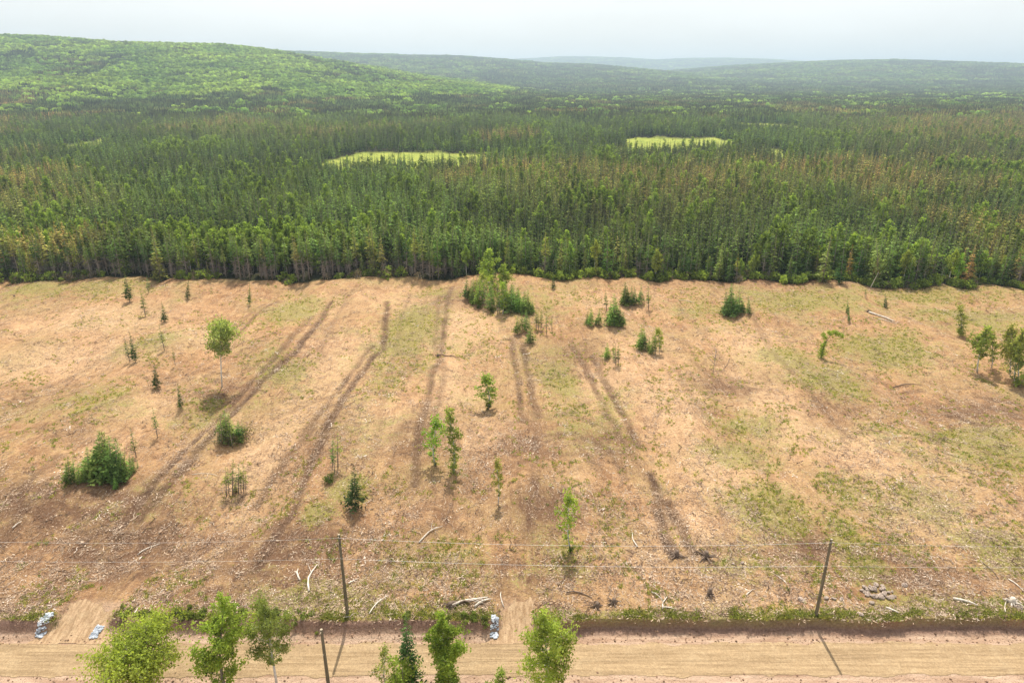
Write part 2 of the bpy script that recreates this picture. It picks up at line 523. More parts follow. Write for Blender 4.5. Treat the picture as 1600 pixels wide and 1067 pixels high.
def field_mask(x, y):
    m = np.zeros(np.shape(x))
    wx = x + (fbm(x / 30.0, y / 30.0, 81, 3) - .5) * 22; wy = y + (fbm(x / 30.0, y / 30.0, 82, 3) - .5) * 22
    for cx, cy_, a, b in FIELDS[:6]:
        d = ((wx - cx) / a) ** 4 + ((wy - cy_) / b) ** 4
        m = np.maximum(m, 1 - sstep(.75, 1.1, d))
    return m

rows = list(np.linspace(-400, 40, 12)) + list(np.arange(40.4, 62.2, .4)) + list(np.arange(62.2, 64.7, .11))
y_ = 64.7
while y_ < 218:
    rows.append(y_); y_ += .22 + (y_ - 64) * .0026
nr_ = 118
y0g = y_
for k in range(nr_):
    rows.append(y0g * (15000 / y0g) ** (k / (nr_ - 1)))
rows = np.array(rows)
NC = 781
sx = np.linspace(-1, 1, NC)
half = 64 + .86 * np.clip(rows, 0, None)
X = (half[:, None] * sx[None, :]).ravel()
Y = np.repeat(rows, NC)
tm = track_mask(X, Y) * (Y < 215)
Z = height(X, Y, tm)
nearm = (Y > 60) & (Y < 225)
gm = np.zeros(X.shape); bm = np.zeros(X.shape)
gm[nearm] = blobs(X[nearm], Y[nearm], GREEN)
bm[nearm] = blobs(X[nearm], Y[nearm], BROWN)
pm = np.zeros(X.shape); pm[nearm] = blobs(X[nearm], Y[nearm], PEACH)
yb = bank_y(X)
dr = drive_mask(X, Y)
lip = np.exp(-((Y - yb - .55) / .75) ** 2) * (1 - dr)
gm = np.maximum(gm, lip * (1.3 * fbm(X / 2.5, Y / 2.5, 91, 3) - .1))
clay = (1 - sstep(yb - .35, yb + .05, Y)) * sstep(46, 54, Y + (fbm(X / 5., Y / 5., 93, 3) - .5) * 8) 
clay = np.maximum(clay, dr * (1 - sstep(65.5, 68, Y)) * .8)
steepf = (1 - sstep(yb + .02, yb + .15, Y)) * sstep(yb - 1.7, yb - .5, Y) * (1 - dr)
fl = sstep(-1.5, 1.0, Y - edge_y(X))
fm = field_mask(X, Y) * (Y > 300)
I = np.arange(len(rows) * NC).reshape(len(rows), NC)
F = np.stack([I[:-1, :-1], I[:-1, 1:], I[1:, 1:], I[1:, :-1]], -1).reshape(-1, 4)

def ground_material():
    m, t, out = mat('clearing_soil')
    g = nd(t, 'ShaderNodeNewGeometry'); P = g.outputs['Position']
    def stretch(sx_, sy_, rot=0):
        mpn = nd(t, 'ShaderNodeMapping'); mpn.inputs['Scale'].default_value = (sx_, sy_, 1); mpn.inputs['Rotation'].default_value = (0, 0, rot)
        t.links.new(P, mpn.inputs['Vector']); return mpn.outputs['Vector']
    big = noise(t, P, .055, 4, .6, .6)
    med = noise(t, P, .35, 5, .65, .4)
    strk = noise(t, stretch(1, .22), .55, 5, .65, 1.4)
    strk2 = noise(t, stretch(1, .16, .35), 1.1, 4, .65, 1.0)
    fine = noise(t, P, 3.2, 5, .75)
    tiny = noise(t, P, 11.0, 3, .8)
    flecks = noise(t, stretch(1, .35, .8), 5.5, 3, .7)
    flecks2 = noise(t, stretch(.35, 1, .5), 5.0, 3, .7)
    tr = attr(t, 'track').outputs['Fac']; gr = attr(t, 'green').outputs['Fac']; br = attr(t, 'brown').outputs['Fac']
    cl = attr(t, 'clay').outputs['Fac']; fo = attr(t, 'forest').outputs['Fac']; fi = attr(t, 'meadow').outputs['Fac']; bk = attr(t, 'bank').outputs['Fac']
    pe = attr(t, 'peach').outputs['Fac']
    base = mixc(t, ramp(t, med, .32, .66), (.305, .162, .080), (.51, .308, .155))
    base = mixc(t, ramp(t, big, .42, .66), base, (.37, .255, .120))
    pf = mth(t, 'ADD', mth(t, 'MULTIPLY', pe, .85), mth(t, 'MULTIPLY', ramp(t, strk, .52, .68), .45), clamp=True)
    base = mixc(t, mth(t, 'MULTIPLY', pf, ramp(t, med, .25, .6, .5, 1)), base, (.635, .425, .250))
    # brown scraped soil in streaks
    bfac = mth(t, 'ADD', mth(t, 'MULTIPLY', br, 1.5), mth(t, 'MULTIPLY', ramp(t, strk2, .50, .68), .6))
    bfac = mth(t, 'SUBTRACT', bfac, mth(t, 'MULTIPLY', pe, .35))
    bfac = mth(t, 'MULTIPLY', bfac, ramp(t, med, .68, .40, .35, 1), clamp=True)
    base = mixc(t, bfac, base, (.155, .088, .052))
    # low green growth
    gsum = mth(t, 'ADD', mth(t, 'MULTIPLY', gr, .9), ramp(t, big, .45, .75, 0, .30))
    gn = mth(t, 'ADD', mth(t, 'MULTIPLY', med, .42), mth(t, 'MULTIPLY', fine, .58))
    gfac = ramp(t, mth(t, 'ADD', mth(t, 'MULTIPLY', gsum, .36), gn), .595, .68)
    gcol = mixc(t, ramp(t, fine, .35, .65), (.135, .145, .040), (.31, .31, .085))
    base = mixc(t, mth(t, 'MULTIPLY', gfac, .66), base, gcol)
    # tracks: damp dark soil
    base = mixc(t, mth(t, 'MULTIPLY', mth(t, 'MULTIPLY', tr, 1.15, clamp=True), ramp(t, med, .28, .58, .5, 1)), base, (.105, .064, .043))
    m2 = noise(t, P, 1.15, 4, .7, .8)
    base = mixc(t, mth(t, 'MULTIPLY', ramp(t, m2, .52, .66), .50), base, (.20, .122, .078))
    # litter flecks, pale wood and dark scraps
    pale = mth(t, 'MULTIPLY', ramp(t, flecks, .57, .68), .55)
    base = mixc(t, pale, base, (.60, .46, .33))
    dark = mth(t, 'MULTIPLY', ramp(t, flecks2, .56, .66), .62)
    base = mixc(t, dark, base, (.14, .085, .06))
    base = mixc(t, 1.0, base, ramp(t, tiny, .25, .75, .80, 1.2), 'MULTIPLY')
    # raw clay by the road
    ccol = mixc(t, ramp(t, noise(t, stretch(.15, 1), 1.2, 4, .6), .35, .65), (.37, .235, .155), (.56, .40, .285))
    ccol = mixc(t, ramp(t, fine, .62, .72, 0, .6), ccol, (.24, .15, .11))
    ccol = mixc(t, bk, ccol, mixc(t, ramp(t, fine, .3, .7), (.17, .10, .075), (.34, .215, .16)))
    base = mixc(t, cl, base, ccol)
    # forest floor and meadow
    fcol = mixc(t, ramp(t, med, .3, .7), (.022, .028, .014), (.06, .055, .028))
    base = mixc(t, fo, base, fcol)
    mcol = mixc(t, ramp(t, noise(t, P, .09, 5, .7), .35, .65), (.21, .26, .05), (.36, .38, .085))
    base = mixc(t, fi, base, mcol)
    b = nd(t, 'ShaderNodeBsdfDiffuse'); t.links.new(base, b.inputs['Color'])
    hh = mth(t, 'ADD', mth(t, 'MULTIPLY', fine, .6), mth(t, 'MULTIPLY', med, 1.2))
    hh = mth(t, 'ADD', hh, mth(t, 'MULTIPLY', m2, .9))
    bp = nd(t, 'ShaderNodeBump'); bp.inputs['Strength'].default_value = .9; bp.inputs['Distance'].default_value = .45
    t.links.new(hh, bp.inputs['Height']); t.links.new(bp.outputs[0], b.inputs['Normal'])
    t.links.new(b.outputs[0], out.inputs['Surface'])
    return m

gme = mesh_np('ground', np.stack([X, Y, Z], 1), F, [ground_material()], None, True,
              {'track': np.clip(tm, 0, 1), 'green': gm, 'brown': bm, 'peach': pm, 'clay': clay, 'forest': fl, 'meadow': fm, 'bank': steepf})
ground = tag(link('ground', gme), 'pinkish brown cleared ground with wheel tracks running on into forested hills', None, None, 'structure')

# road sheet
def sheet(name, xs, ys, zoff, material, inside=None, crown=0.0):
    XX, YY = np.meshgrid(xs, ys)
    x = XX.ravel(); y = YY.ravel()
    z = height(x, y) + zoff
    II = np.arange(len(ys) * len(xs)).reshape(len(ys), len(xs))
    F = np.stack([II[:-1, :-1], II[:-1, 1:], II[1:, 1:], II[1:, :-1]], -1).reshape(-1, 4)
    if inside is not None:
        ok = inside(x, y)
        F = F[ok[F].all(1)]
    me = mesh_np(name, np.stack([x, y, z], 1), F, [material], None, True)
    return tag(link(name, me), None, None, None, 'structure')

def road_material(c1, c2, along=True):
    m, t, out = mat('packed_gravel')
    g = nd(t, 'ShaderNodeNewGeometry'); P = g.outputs['Position']
    mpn = nd(t, 'ShaderNodeMapping'); mpn.inputs['Scale'].default_value = (.05, 1, 1) if along else (1, .12, 1)
    t.links.new(P, mpn.inputs['Vector'])
    a = noise(t, mpn.outputs['Vector'], 3.0, 4, .6)
    b_ = noise(t, P, .5, 4, .6, 1.2); f = noise(t, P, 4.5, 5, .85)
    c = mixc(t, ramp(t, a, .35, .65), c1, c2)
    c = mixc(t, mth(t, 'MULTIPLY', ramp(t, b_, .5, .75), .5), c, (.46, .345, .21))
    pt = noise(t, mpn.outputs['Vector'], .9, 5, .65, 1.5)
    c = mixc(t, mth(t, 'MULTIPLY', ramp(t, pt, .55, .68), .45), c, (.20, .135, .08))
    c = mixc(t, 1.0, c, ramp(t, f, .28, .72, .62, 1.3), 'MULTIPLY')
    d = nd(t, 'ShaderNodeBsdfDiffuse'); t.links.new(c, d.inputs['Color'])
    bp = nd(t, 'ShaderNodeBump'); bp.inputs['Strength'].default_value = .5; bp.inputs['Distance'].default_value = .15
    t.links.new(mth(t, 'ADD', f, a), bp.inputs['Height']); t.links.new(bp.outputs[0], d.inputs['Normal'])
    t.links.new(d.outputs[0], out.inputs['Surface'])
    return m
rmat = road_material((.285, .198, .112), (.41, .292, .170))
def in_road(x, y):
    n1 = (fbm(x / 2.4, y * 0 + .5, 101, 5) - .5) * 1.3
    n2 = (fbm(x / 2.4, y * 0 + 9.5, 102, 5) - .5) * 1.2
    return (y > 56.75 + n1) & (y < 61.5 + n2)
road = sheet('road', np.arange(-150, 150, .35), np.arange(56.0, 62.3, .12), .03, rmat, in_road)
road['label'] = 'straight olive brown gravel road running below the bank'
dmat = road_material((.30, .195, .11), (.47, .325, .20), False)
for cx, hw in DRIVES:
    def in_drive(x, y, cx=cx, hw=hw):
        h = hw + .1 + 1.7 * (1 - sstep(61.2, 64.0, y)) + (fbm(x / .8, y / .8, 103, 3) - .5) * .9
        end = 66.6 + (fbm(x / 1.2, y * 0, 104, 3) - .5) * 3.5
        return (np.abs(x - cx - (y - 62) * (0.12 if cx < -10 else 0.02)) < h) & (y > 61.25 + (fbm(x / 2., y * 0, 105, 2) - .5) * .4) & (y < end)
    d = sheet('driveway', np.arange(cx - 8, cx + 8, .18), np.arange(60.9, 71, .18), .05, dmat, in_drive)
    d['label'] = 'tan dirt driveway crossing the ditch, ' + ('wider one with rock at both sides' if cx < -10 else 'narrow one with rock at one side')

# ------------------------------------------------------------------ tree meshes
def unit(v):
    return v / (np.linalg.norm(v, axis=-1, keepdims=True) + 1e-9)

def conifer(seed, h=12.0, r=1.7, bare=.12, levels=20, nb=8, sub=3, dead=0.0, pw=.85, gap=0.0, twigs=True):
    """returns crown Geo, trunk Geo"""
    R = np.random.RandomState(seed)
    lean = R.uniform(-.02, .02, 2) * h
    def axis(t):
        return np.array([lean[0] * t * t, lean[1] * t * t, h * t])
    T = Geo()
    T.tube([axis(0) - np.array([0, 0, .3]), axis(.25), axis(.5), axis(.75), axis(.97)], [h * .010 + .02, h * .008 + .012, h * .006 + .008, h * .003 + .006, .008], 0, 6)
    C = Geo()
    Q = []; VAL = []; HH = []
    a0 = R.uniform(0, 6.28)
    for i in range(levels):
        t = bare + (1 - bare) * (i / (levels - 1)) ** .95 * .985
        rr = r * (1 - (t - bare) / (1 - bare)) ** pw * R.uniform(.78, 1.15)
        rr *= min(1, .55 + (t - bare) * 4)
        if gap and R.rand() < gap: rr *= .45
        n = max(3, int(nb * (.45 + .55 * rr / r)))
        for j in range(n):
            if gap and R.rand() < gap: continue
            a = a0 + i * 2.4 + j * 2 * PI / n + R.uniform(-.3, .3)
            ln = max(.12, rr * R.uniform(.7, 1.2)) + .04
            base = axis(t) + (0, 0, R.uniform(-.5, .5) * h / levels)
            out_ = np.array([math.cos(a), math.sin(a), 0.0]); side = np.array([-out_[1], out_[0], 0])
            droop = -R.uniform(.15, .55) if t < .8 else R.uniform(.1, .7)
            tip = base + out_ * ln + np.array([0, 0, droop * ln])
            wd = ln * R.uniform(.28, .42) + .05
            v = R.uniform(0, 1) * .55 + .45 * t  # random tone, plus sunlit tops and shaded lower crown painted into needle colour
            if sub <= 1:
                mid = base + (tip - base) * .55
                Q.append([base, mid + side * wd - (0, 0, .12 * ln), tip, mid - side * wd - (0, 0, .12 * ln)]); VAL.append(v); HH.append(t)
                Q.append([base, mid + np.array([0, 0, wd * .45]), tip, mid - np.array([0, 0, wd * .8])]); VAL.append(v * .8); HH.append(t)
            else:
                for k in range(sub):
                    f = (k + .6) / sub
                    c = base + (tip - base) * f + (0, 0, -.10 * ln * math.sin(f * PI))
                    w_ = wd * (1.15 - .7 * f)
                    for sgn in (1, -1):
                        e = c + unit(out_ * .8 + side * sgn * R.uniform(.7, 1.2) + np.array([0, 0, R.uniform(-.6, .15)])) * w_ * R.uniform(.9, 1.5)
                        m_ = (c + e) / 2
                        n_ = unit(np.cross(e - c, (0, 0, 1.0)) + R.uniform(-.5, .5, 3)) * w_ * .33
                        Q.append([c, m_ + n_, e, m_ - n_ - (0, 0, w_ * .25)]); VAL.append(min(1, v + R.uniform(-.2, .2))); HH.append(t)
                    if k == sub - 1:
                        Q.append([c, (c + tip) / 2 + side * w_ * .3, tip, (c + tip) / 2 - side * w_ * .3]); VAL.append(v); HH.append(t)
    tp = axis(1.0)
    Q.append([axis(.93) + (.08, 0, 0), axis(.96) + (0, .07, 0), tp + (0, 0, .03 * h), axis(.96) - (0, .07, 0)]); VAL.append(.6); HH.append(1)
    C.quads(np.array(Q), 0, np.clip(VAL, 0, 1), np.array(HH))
    if dead > 0:
        nd_ = int(dead * 46)
        for i in range(nd_):
            t = R.uniform(.08, bare + .12); a = R.uniform(0, 6.28); ln = R.uniform(.4, 1.3)
            p = axis(t); e = p + np.array([math.cos(a) * ln, math.sin(a) * ln, R.uniform(-.35, .2) * ln])
            sd = np.array([-math.sin(a), math.cos(a), 0]) * .05
            T.quads(np.array([[p + (0, 0, .035), p - (0, 0, .035), e + sd * .5, e + (0, 0, .06)]]), 1, np.array([.5]), np.array([0]))
    return C, T

def broadleaf(seed, h=9.0, rx=1.5, z0=.35, clusters=40, per=40, leaf=.22, multi=1, pts_shape='egg', twisty=.1):
    R = np.random.RandomState(seed)
    T = Geo(); C = Geo()
    stems = []
    for s_ in range(multi):
        off = R.uniform(-.25, .25, 2) * (multi > 1) * rx
        bend = R.uniform(-twisty, twisty, 2) * h
        stems.append((off, bend))
    def stem(i, t):
        off, bend = stems[i]
        spread = 1 + (2.2 * t if multi > 1 else 0)
        return np.array([off[0] * spread + bend[0] * t * t, off[1] * spread + bend[1] * t * t, h * t])
    for i in range(multi):
        r0 = h * .011 + .02
        T.tube([stem(i, 0) - np.array([0, 0, .3]), stem(i, .25), stem(i, .5), stem(i, .75), stem(i, .95)], [r0, r0 * .8, r0 * .6, r0 * .4, .01], 0, 6)
    Q = []; VAL = []
    for c in range(clusters):
        while True:
            p = R.uniform(-1, 1, 3)
            d = np.linalg.norm(p)
            if d < 1 and d > .35: break
        zt = z0 + (1 - z0) * (p[2] * .5 + .5)
        wfac = math.sqrt(max(.05, 1 - p[2] ** 2)) ** .5
        cen = np.array([p[0] * rx, p[1] * rx, h * zt])
        i = R.randint(multi)
        q = stem(i, max(.1, zt - R.uniform(.08, .2)))
        cen[:2] += stem(i, zt)[:2]
        if R.rand() < .75:
            T.tube([q, (q + cen) / 2 + (0, 0, .05), cen], [h * .0035 + .008, h * .002 + .006, .006], 0, 4, cap=False)
        cs = rx * R.uniform(.09, .20) + .08
        n = int(per * R.uniform(.5, 1.4))
        pp = cen + R.normal(0, 1, (n, 3)) * cs * np.array([1, 1, .7])
        d1 = unit(R.normal(0, 1, (n, 3))); d2 = unit(np.cross(d1, R.normal(0, 1, (n, 3))))
        s1 = leaf * R.uniform(.6, 1.3, (n, 1))
        V = np.stack([pp - d1 * s1, pp + d2 * s1 * .55, pp + d1 * s1, pp - d2 * s1 * .55], 1)
        Q.append(V)
        base = R.uniform(.15, .9)
        VAL.append(np.clip(base + R.uniform(-.25, .25, n), 0, 1))
    C.quads(np.concatenate(Q), 0, np.concatenate(VAL), np.full(sum(map(len, VAL)), .4))
    return C, T

def limbtree(seed, h=10.0, rx=2.5, z0=.2, limbs=22, leaves=5200, leaf=.2, multi=1, narrow=.55, spray=.30, r0=None, ball=False):
    R = np.random.RandomState(seed)
    T = Geo(); C = Geo(); Q = []; VAL = []
    stems = []
    for s_ in range(multi):
        a = R.uniform(0, 6.28); sp = rx * (.35 if multi > 1 else .06) * R.uniform(.6, 1.1)
        stems.append((np.array([math.cos(a), math.sin(a)]) * sp, R.uniform(.78, 1.0) if s_ else 1.0, R.uniform(-.03, .03, 2) * h))
    def stem(i, t):
        sp, hh, wob = stems[i]
        b = sp * t + wob * math.sin(t * 5)
        return np.array([b[0], b[1], h * hh * t])
    rr0 = r0 or h * .011 + .02
    for i in range(multi):
        T.tube([stem(i, 0) - np.array([0, 0, .3])] + [stem(i, t) for t in (.2, .4, .6, .8, .97)], [rr0, rr0 * .85, rr0 * .68, rr0 * .5, rr0 * .32, .008], 0, 7)
    segs = []
    for k in range(limbs):
        i = R.randint(multi); t = z0 + (1 - z0) * ((k + R.rand()) / limbs) ** .9 * .97
        tt = (t - z0) / (1 - z0)
        env = (math.sin(min(1, tt * 1.25 + .18) * PI * .5) if tt < .45 else (1 - (tt - .45) / .62)) 
        if ball: env = math.sqrt(max(.05, 1 - (tt * 1.7 - .75) ** 2))
        ln = rx * max(.12, env) * R.uniform(.55, 1.25)
        a = k * 2.4 + R.uniform(-.6, .6)
        up = R.uniform(.35, 1.1) * (1 + tt * .6)
        p0 = stem(i, max(.05, t - .06)); d = np.array([math.cos(a), math.sin(a), up * narrow]); d /= np.linalg.norm(d[:2])
        p1 = p0 + d * ln * .5 + R.normal(0, .04, 3) * ln; p2 = p0 + d * ln + np.array([0, 0, -.10 * ln]) + R.normal(0, .07, 3) * ln
        rb = rr0 * .35 * (1.1 - t)
        T.tube([p0, p1, p2], [rb + .008, rb * .6 + .006, .006], 0, 5, cap=False)
        v = R.uniform(.15, .85)
        for m_ in range(int(4 + ln * 3.2)):
            f = R.uniform(.22, 1.02); q = (p0 + (p1 - p0) * f * 2) if f < .5 else (p1 + (p2 - p1) * (f - .5) * 2)
            dd = unit(d / np.linalg.norm(d) * .5 + R.normal(0, .6, 3)); l2 = ln * R.uniform(.14, .36) + .15
            e = q + dd * l2
            if m_ % 2 == 0: T.tube([q, e], [.012, .005], 0, 3, cap=False)
            segs.append((q, e, v + R.uniform(-.2, .2), l2))
    for f in (.86, .93, .99):
        for k in range(4):
            q = stem(0, f); segs.append((q, q + np.append(R.normal(0, .25, 2), .35), R.uniform(.4, .9), .5))
    tot = sum(g_[3] for g_ in segs)
    for q, e, v, l2 in segs:
        n = max(4, int(leaves * l2 / tot * R.uniform(.5, 1.5)))
        f = R.uniform(0, 1.1, (n, 1)); pp = q + (e - q) * f + R.normal(0, 1, (n, 3)) * (spray * l2 + leaf * .35)
        d1 = unit(R.normal(0, 1, (n, 3)) + (0, 0, -.3)); d2 = unit(np.cross(d1, R.normal(0, 1, (n, 3)))); s1 = leaf * R.uniform(.5, 1.15, (n, 1))
        Q.append(np.stack([pp - d1 * s1, pp + d2 * s1 * .6, pp + d1 * s1, pp - d2 * s1 * .6], 1)); VAL.append(np.clip(v + R.uniform(-.25, .25, n), 0, 1))
    C.quads(np.concatenate(Q), 0, np.concatenate(VAL), np.full(sum(map(len, VAL)), .4))
    return C, T

def make_lib(fn, specs, prefix, leafm, barkm):
    lib = []
    for sp in specs:
        C, T = fn(**sp)
        lib.append((C.mesh(prefix + '_crown', [leafm]), T.mesh(prefix + '_trunk', [barkm, M['twig']], True), sp['h']))
    return lib

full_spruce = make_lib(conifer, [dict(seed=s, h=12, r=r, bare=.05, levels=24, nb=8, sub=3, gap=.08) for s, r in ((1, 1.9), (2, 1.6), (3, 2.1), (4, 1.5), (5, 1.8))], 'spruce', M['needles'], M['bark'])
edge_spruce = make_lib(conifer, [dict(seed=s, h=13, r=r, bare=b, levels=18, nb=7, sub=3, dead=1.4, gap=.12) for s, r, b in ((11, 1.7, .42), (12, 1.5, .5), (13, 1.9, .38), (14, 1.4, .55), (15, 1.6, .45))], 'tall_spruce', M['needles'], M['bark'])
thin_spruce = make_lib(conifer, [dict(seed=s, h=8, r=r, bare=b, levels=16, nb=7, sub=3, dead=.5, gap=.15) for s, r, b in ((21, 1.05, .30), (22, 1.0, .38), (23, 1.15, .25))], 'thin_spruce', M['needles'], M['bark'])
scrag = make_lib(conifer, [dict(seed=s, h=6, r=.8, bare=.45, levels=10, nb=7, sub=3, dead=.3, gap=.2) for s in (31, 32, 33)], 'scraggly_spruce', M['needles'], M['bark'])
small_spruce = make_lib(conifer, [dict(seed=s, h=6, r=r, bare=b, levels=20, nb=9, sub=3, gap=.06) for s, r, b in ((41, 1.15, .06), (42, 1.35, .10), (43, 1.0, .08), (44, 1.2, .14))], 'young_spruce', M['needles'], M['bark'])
birches = make_lib(limbtree, [dict(seed=51, h=10, rx=2.2, z0=.42, limbs=22, leaves=1900, leaf=.24), dict(seed=52, h=10, rx=1.9, z0=.36, limbs=24, leaves=1800, leaf=.22),
                               dict(seed=53, h=10, rx=2.4, z0=.32, limbs=26, leaves=2000, leaf=.24)], 'birch', M['leaves'], M['white_bark'])
saplings = make_lib(limbtree, [dict(seed=61, h=7, rx=1.05, z0=.18, limbs=20, leaves=1000, leaf=.16, narrow=.9), dict(seed=62, h=7, rx=.9, z0=.25, limbs=18, leaves=900, leaf=.15, narrow=.9),
                                dict(seed=63, h=7, rx=1.15, z0=.2, limbs=20, leaves=1000, leaf=.16, narrow=.8)], 'sapling', M['leaves'], M['white_bark'])
round_birch = make_lib(limbtree, [dict(seed=57, h=10, rx=2.3, z0=.52, limbs=44, leaves=4200, leaf=.20, narrow=.5, ball=True)], 'round_birch', M['leaves'], M['white_bark'])
shrub_lib = make_lib(broadleaf, [dict(seed=71, h=2.0, rx=.9, z0=.1, clusters=18, per=30, leaf=.14, multi=3), dict(seed=72, h=2.0, rx=1.2, z0=.05, clusters=22, per=30, leaf=.15, multi=3)], 'shrub', M['leaves'], M['bark'])
brush_lib = make_lib(broadleaf, [dict(seed=73, h=2.2, rx=1.0, z0=.1, clusters=26, per=5, leaf=.16, multi=5)], 'bare_brush', M['leaves'], M['twig'])

DARK = (.042, .075, .022); MID = (.088, .138, .033); OLIVE = (.175, .195, .050); BROWNT = (.27, .18, .075); BRIGHT = (.27, .35, .075); LEAF = (.25, .33, .08)
tree_n = [0]
def place_tree(name, lib, x, y, z, h, wf=1.0, tint=MID, label='', cat='tree', group=None, lean=0.0, leany=0.0):
    i = tree_n[0]; tree_n[0] += 1
    cm, tmh, h0 = lib[i % len(lib)]
    root = bpy.data.objects.new(name, None)
    root.empty_display_size = .5
    col.objects.link(root)
    root.location = (x, y, z)
    root.rotation_euler = (leany, lean, random.uniform(0, 6.28)) if abs(lean) < 1e-6 and abs(leany) < 1e-6 else (leany, lean, 0)
    s = h / h0
    root.scale = (s * wf, s * wf, s)
    tag(root, label, cat, group)
    a = link('crown', cm, root); b = link('trunk', tmh, root)
    j = [random.uniform(.88, 1.12) for _ in range(3)]
    a['tint'] = [tint[k] * j[k] for k in range(3)]
    return root

def tree_px(name, lib, bx, by, tx, ty, wf=1.0, tint=MID, label='', group=None, cat='tree'):
    x, y, z = W(bx, by)
    xt, zt = at_depth(tx, ty, y)
    h = max(.8, zt - z)
    lean = math.atan2(xt - x, h)
    lean = max(-.22, min(.22, lean))
    return place_tree(name, lib, x, y, z - .05, h / math.cos(lean), wf, tint, label, cat, group, lean)

# ------------------------------------------------------------------ forest edge: the trees that show largest
def lab_zone(x, y):
    px = 800 + FPX * x / (y * CT + CAM_H * ST)
    if px < 200: return 'at the far left'
    if px < 440: return 'behind the lone spruces'
    if px < 700: return 'behind the long tracks'
    if px < 860: return 'behind the big clump of trees'
    if px < 1100: return 'behind the small spruce clumps'
    if px < 1330: return 'behind the bent-top tree'
    return 'at the far right'

cand = []
for row in range(9):
    for k in range(300):
        x = -215 + k * 1.45 + random.uniform(-.7, .7) + row * .7
        y = float(edge_y(x)) + .8 + row * 2.1 + random.uniform(-.9, .9)
        cand.append((row, x, y))
keep = []
for row, x, y in cand:
    if random.random() < .55 and abs(x) < y * .86:
        keep.append((row, x, y))
keep.sort(key=lambda q: (q[2] - float(edge_y(q[1]))))
n_edge = 0
edge_rest = []
def edge_label(k, h, wf, tint, zone):
    sz = 'tall' if h > 13.2 else ('short' if h < 10 else 'medium')
    bw = 'broad' if wf > 1.08 else ('narrow' if wf < .93 else '')
    tw = 'dark' if tint == DARK else ('olive' if tint == OLIVE else ('brown' if tint == BROWNT else ('green' if tint == MID else 'bright')))
    kw = {'leaf': 'broadleaf tree', 'bare': 'bare-trunked spruce', 'full': 'full spruce', 'olive': 'full spruce'}[k]
    return ' '.join(('%s %s %s %s in the forest edge %s' % (sz, bw, tw, kw, zone)).split())
for row, x, y in keep:
    if abs(x) > y * .79 or n_edge >= 265:
        edge_rest.append((x, y)); continue
    px = 800 + FPX * x / (y * CT + CAM_H * ST)
    z = gz(x, y)
    r_ = random.random()
    leafy = .05 if px < 700 else .11
    if r_ < leafy:
        k = 'leaf'; lib = birches; h = random.uniform(6, 11); tint = random.choice([BRIGHT, LEAF]); wf = random.uniform(.7, 1.0)
    elif px < 740 and r_ < .8:
        k = 'bare'; lib = edge_spruce; h = random.uniform(9.5, 16.5); tint = random.choice([DARK, MID, MID, OLIVE]); wf = random.uniform(.85, 1.25)
    else:
        k = 'full'; lib = full_spruce if random.random() < .7 else edge_spruce; h = random.choice([random.uniform(4.5, 9), random.uniform(8, 13), random.uniform(11, 16.5)]); tint = random.choice([DARK, MID, MID, OLIVE]); wf = random.uniform(.85, 1.3)
        if lib is edge_spruce: k = 'bare'
        if random.random() < .12 and px > 1250: tint = BROWNT; k = 'olive'; 
    nm = {'leaf': 'broadleaf_tree', 'bare': 'spruce_tree', 'full': 'spruce_tree', 'olive': 'spruce_tree'}[k]
    lb = edge_label(k, h, wf, tint, lab_zone(x, y))
    place_tree(nm, lib, x, y, z - .1, h, wf, tint, lb, 'tree', lb.replace(' in the', 's in the'))
    n_edge += 1
# a few big special trees of the edge
tree_px('birch_tree', birches, 765, 455, 762, 391, 1.35, BRIGHT, 'tallest bright green birch at the back of the big central clump')
tree_px('birch_tree', birches, 787, 462, 787, 414, 1.25, BRIGHT, 'rounded bright green birch beside the tallest one in the central clump')
tree_px('spruce_tree', full_spruce, 772, 460, 772, 402, 1.1, DARK, 'dark pointed spruce between the two bright birches of the central clump')
tree_px('spruce_tree', full_spruce, 1285, 441, 1297, 368, 1.75, OLIVE, 'broad olive spruce on bare trunk at forest edge above the lone bent-top tree')
tree_px('spruce_tree', full_spruce, 1372, 448, 1372, 372, 1.8, OLIVE, 'broad brownish spruce at forest edge behind the tilted dead pole')
tree_px('spruce_tree', full_spruce, 1312, 444, 1320, 385, 1.3, DARK, 'dark spruce standing between the two broad olive ones at the forest edge')

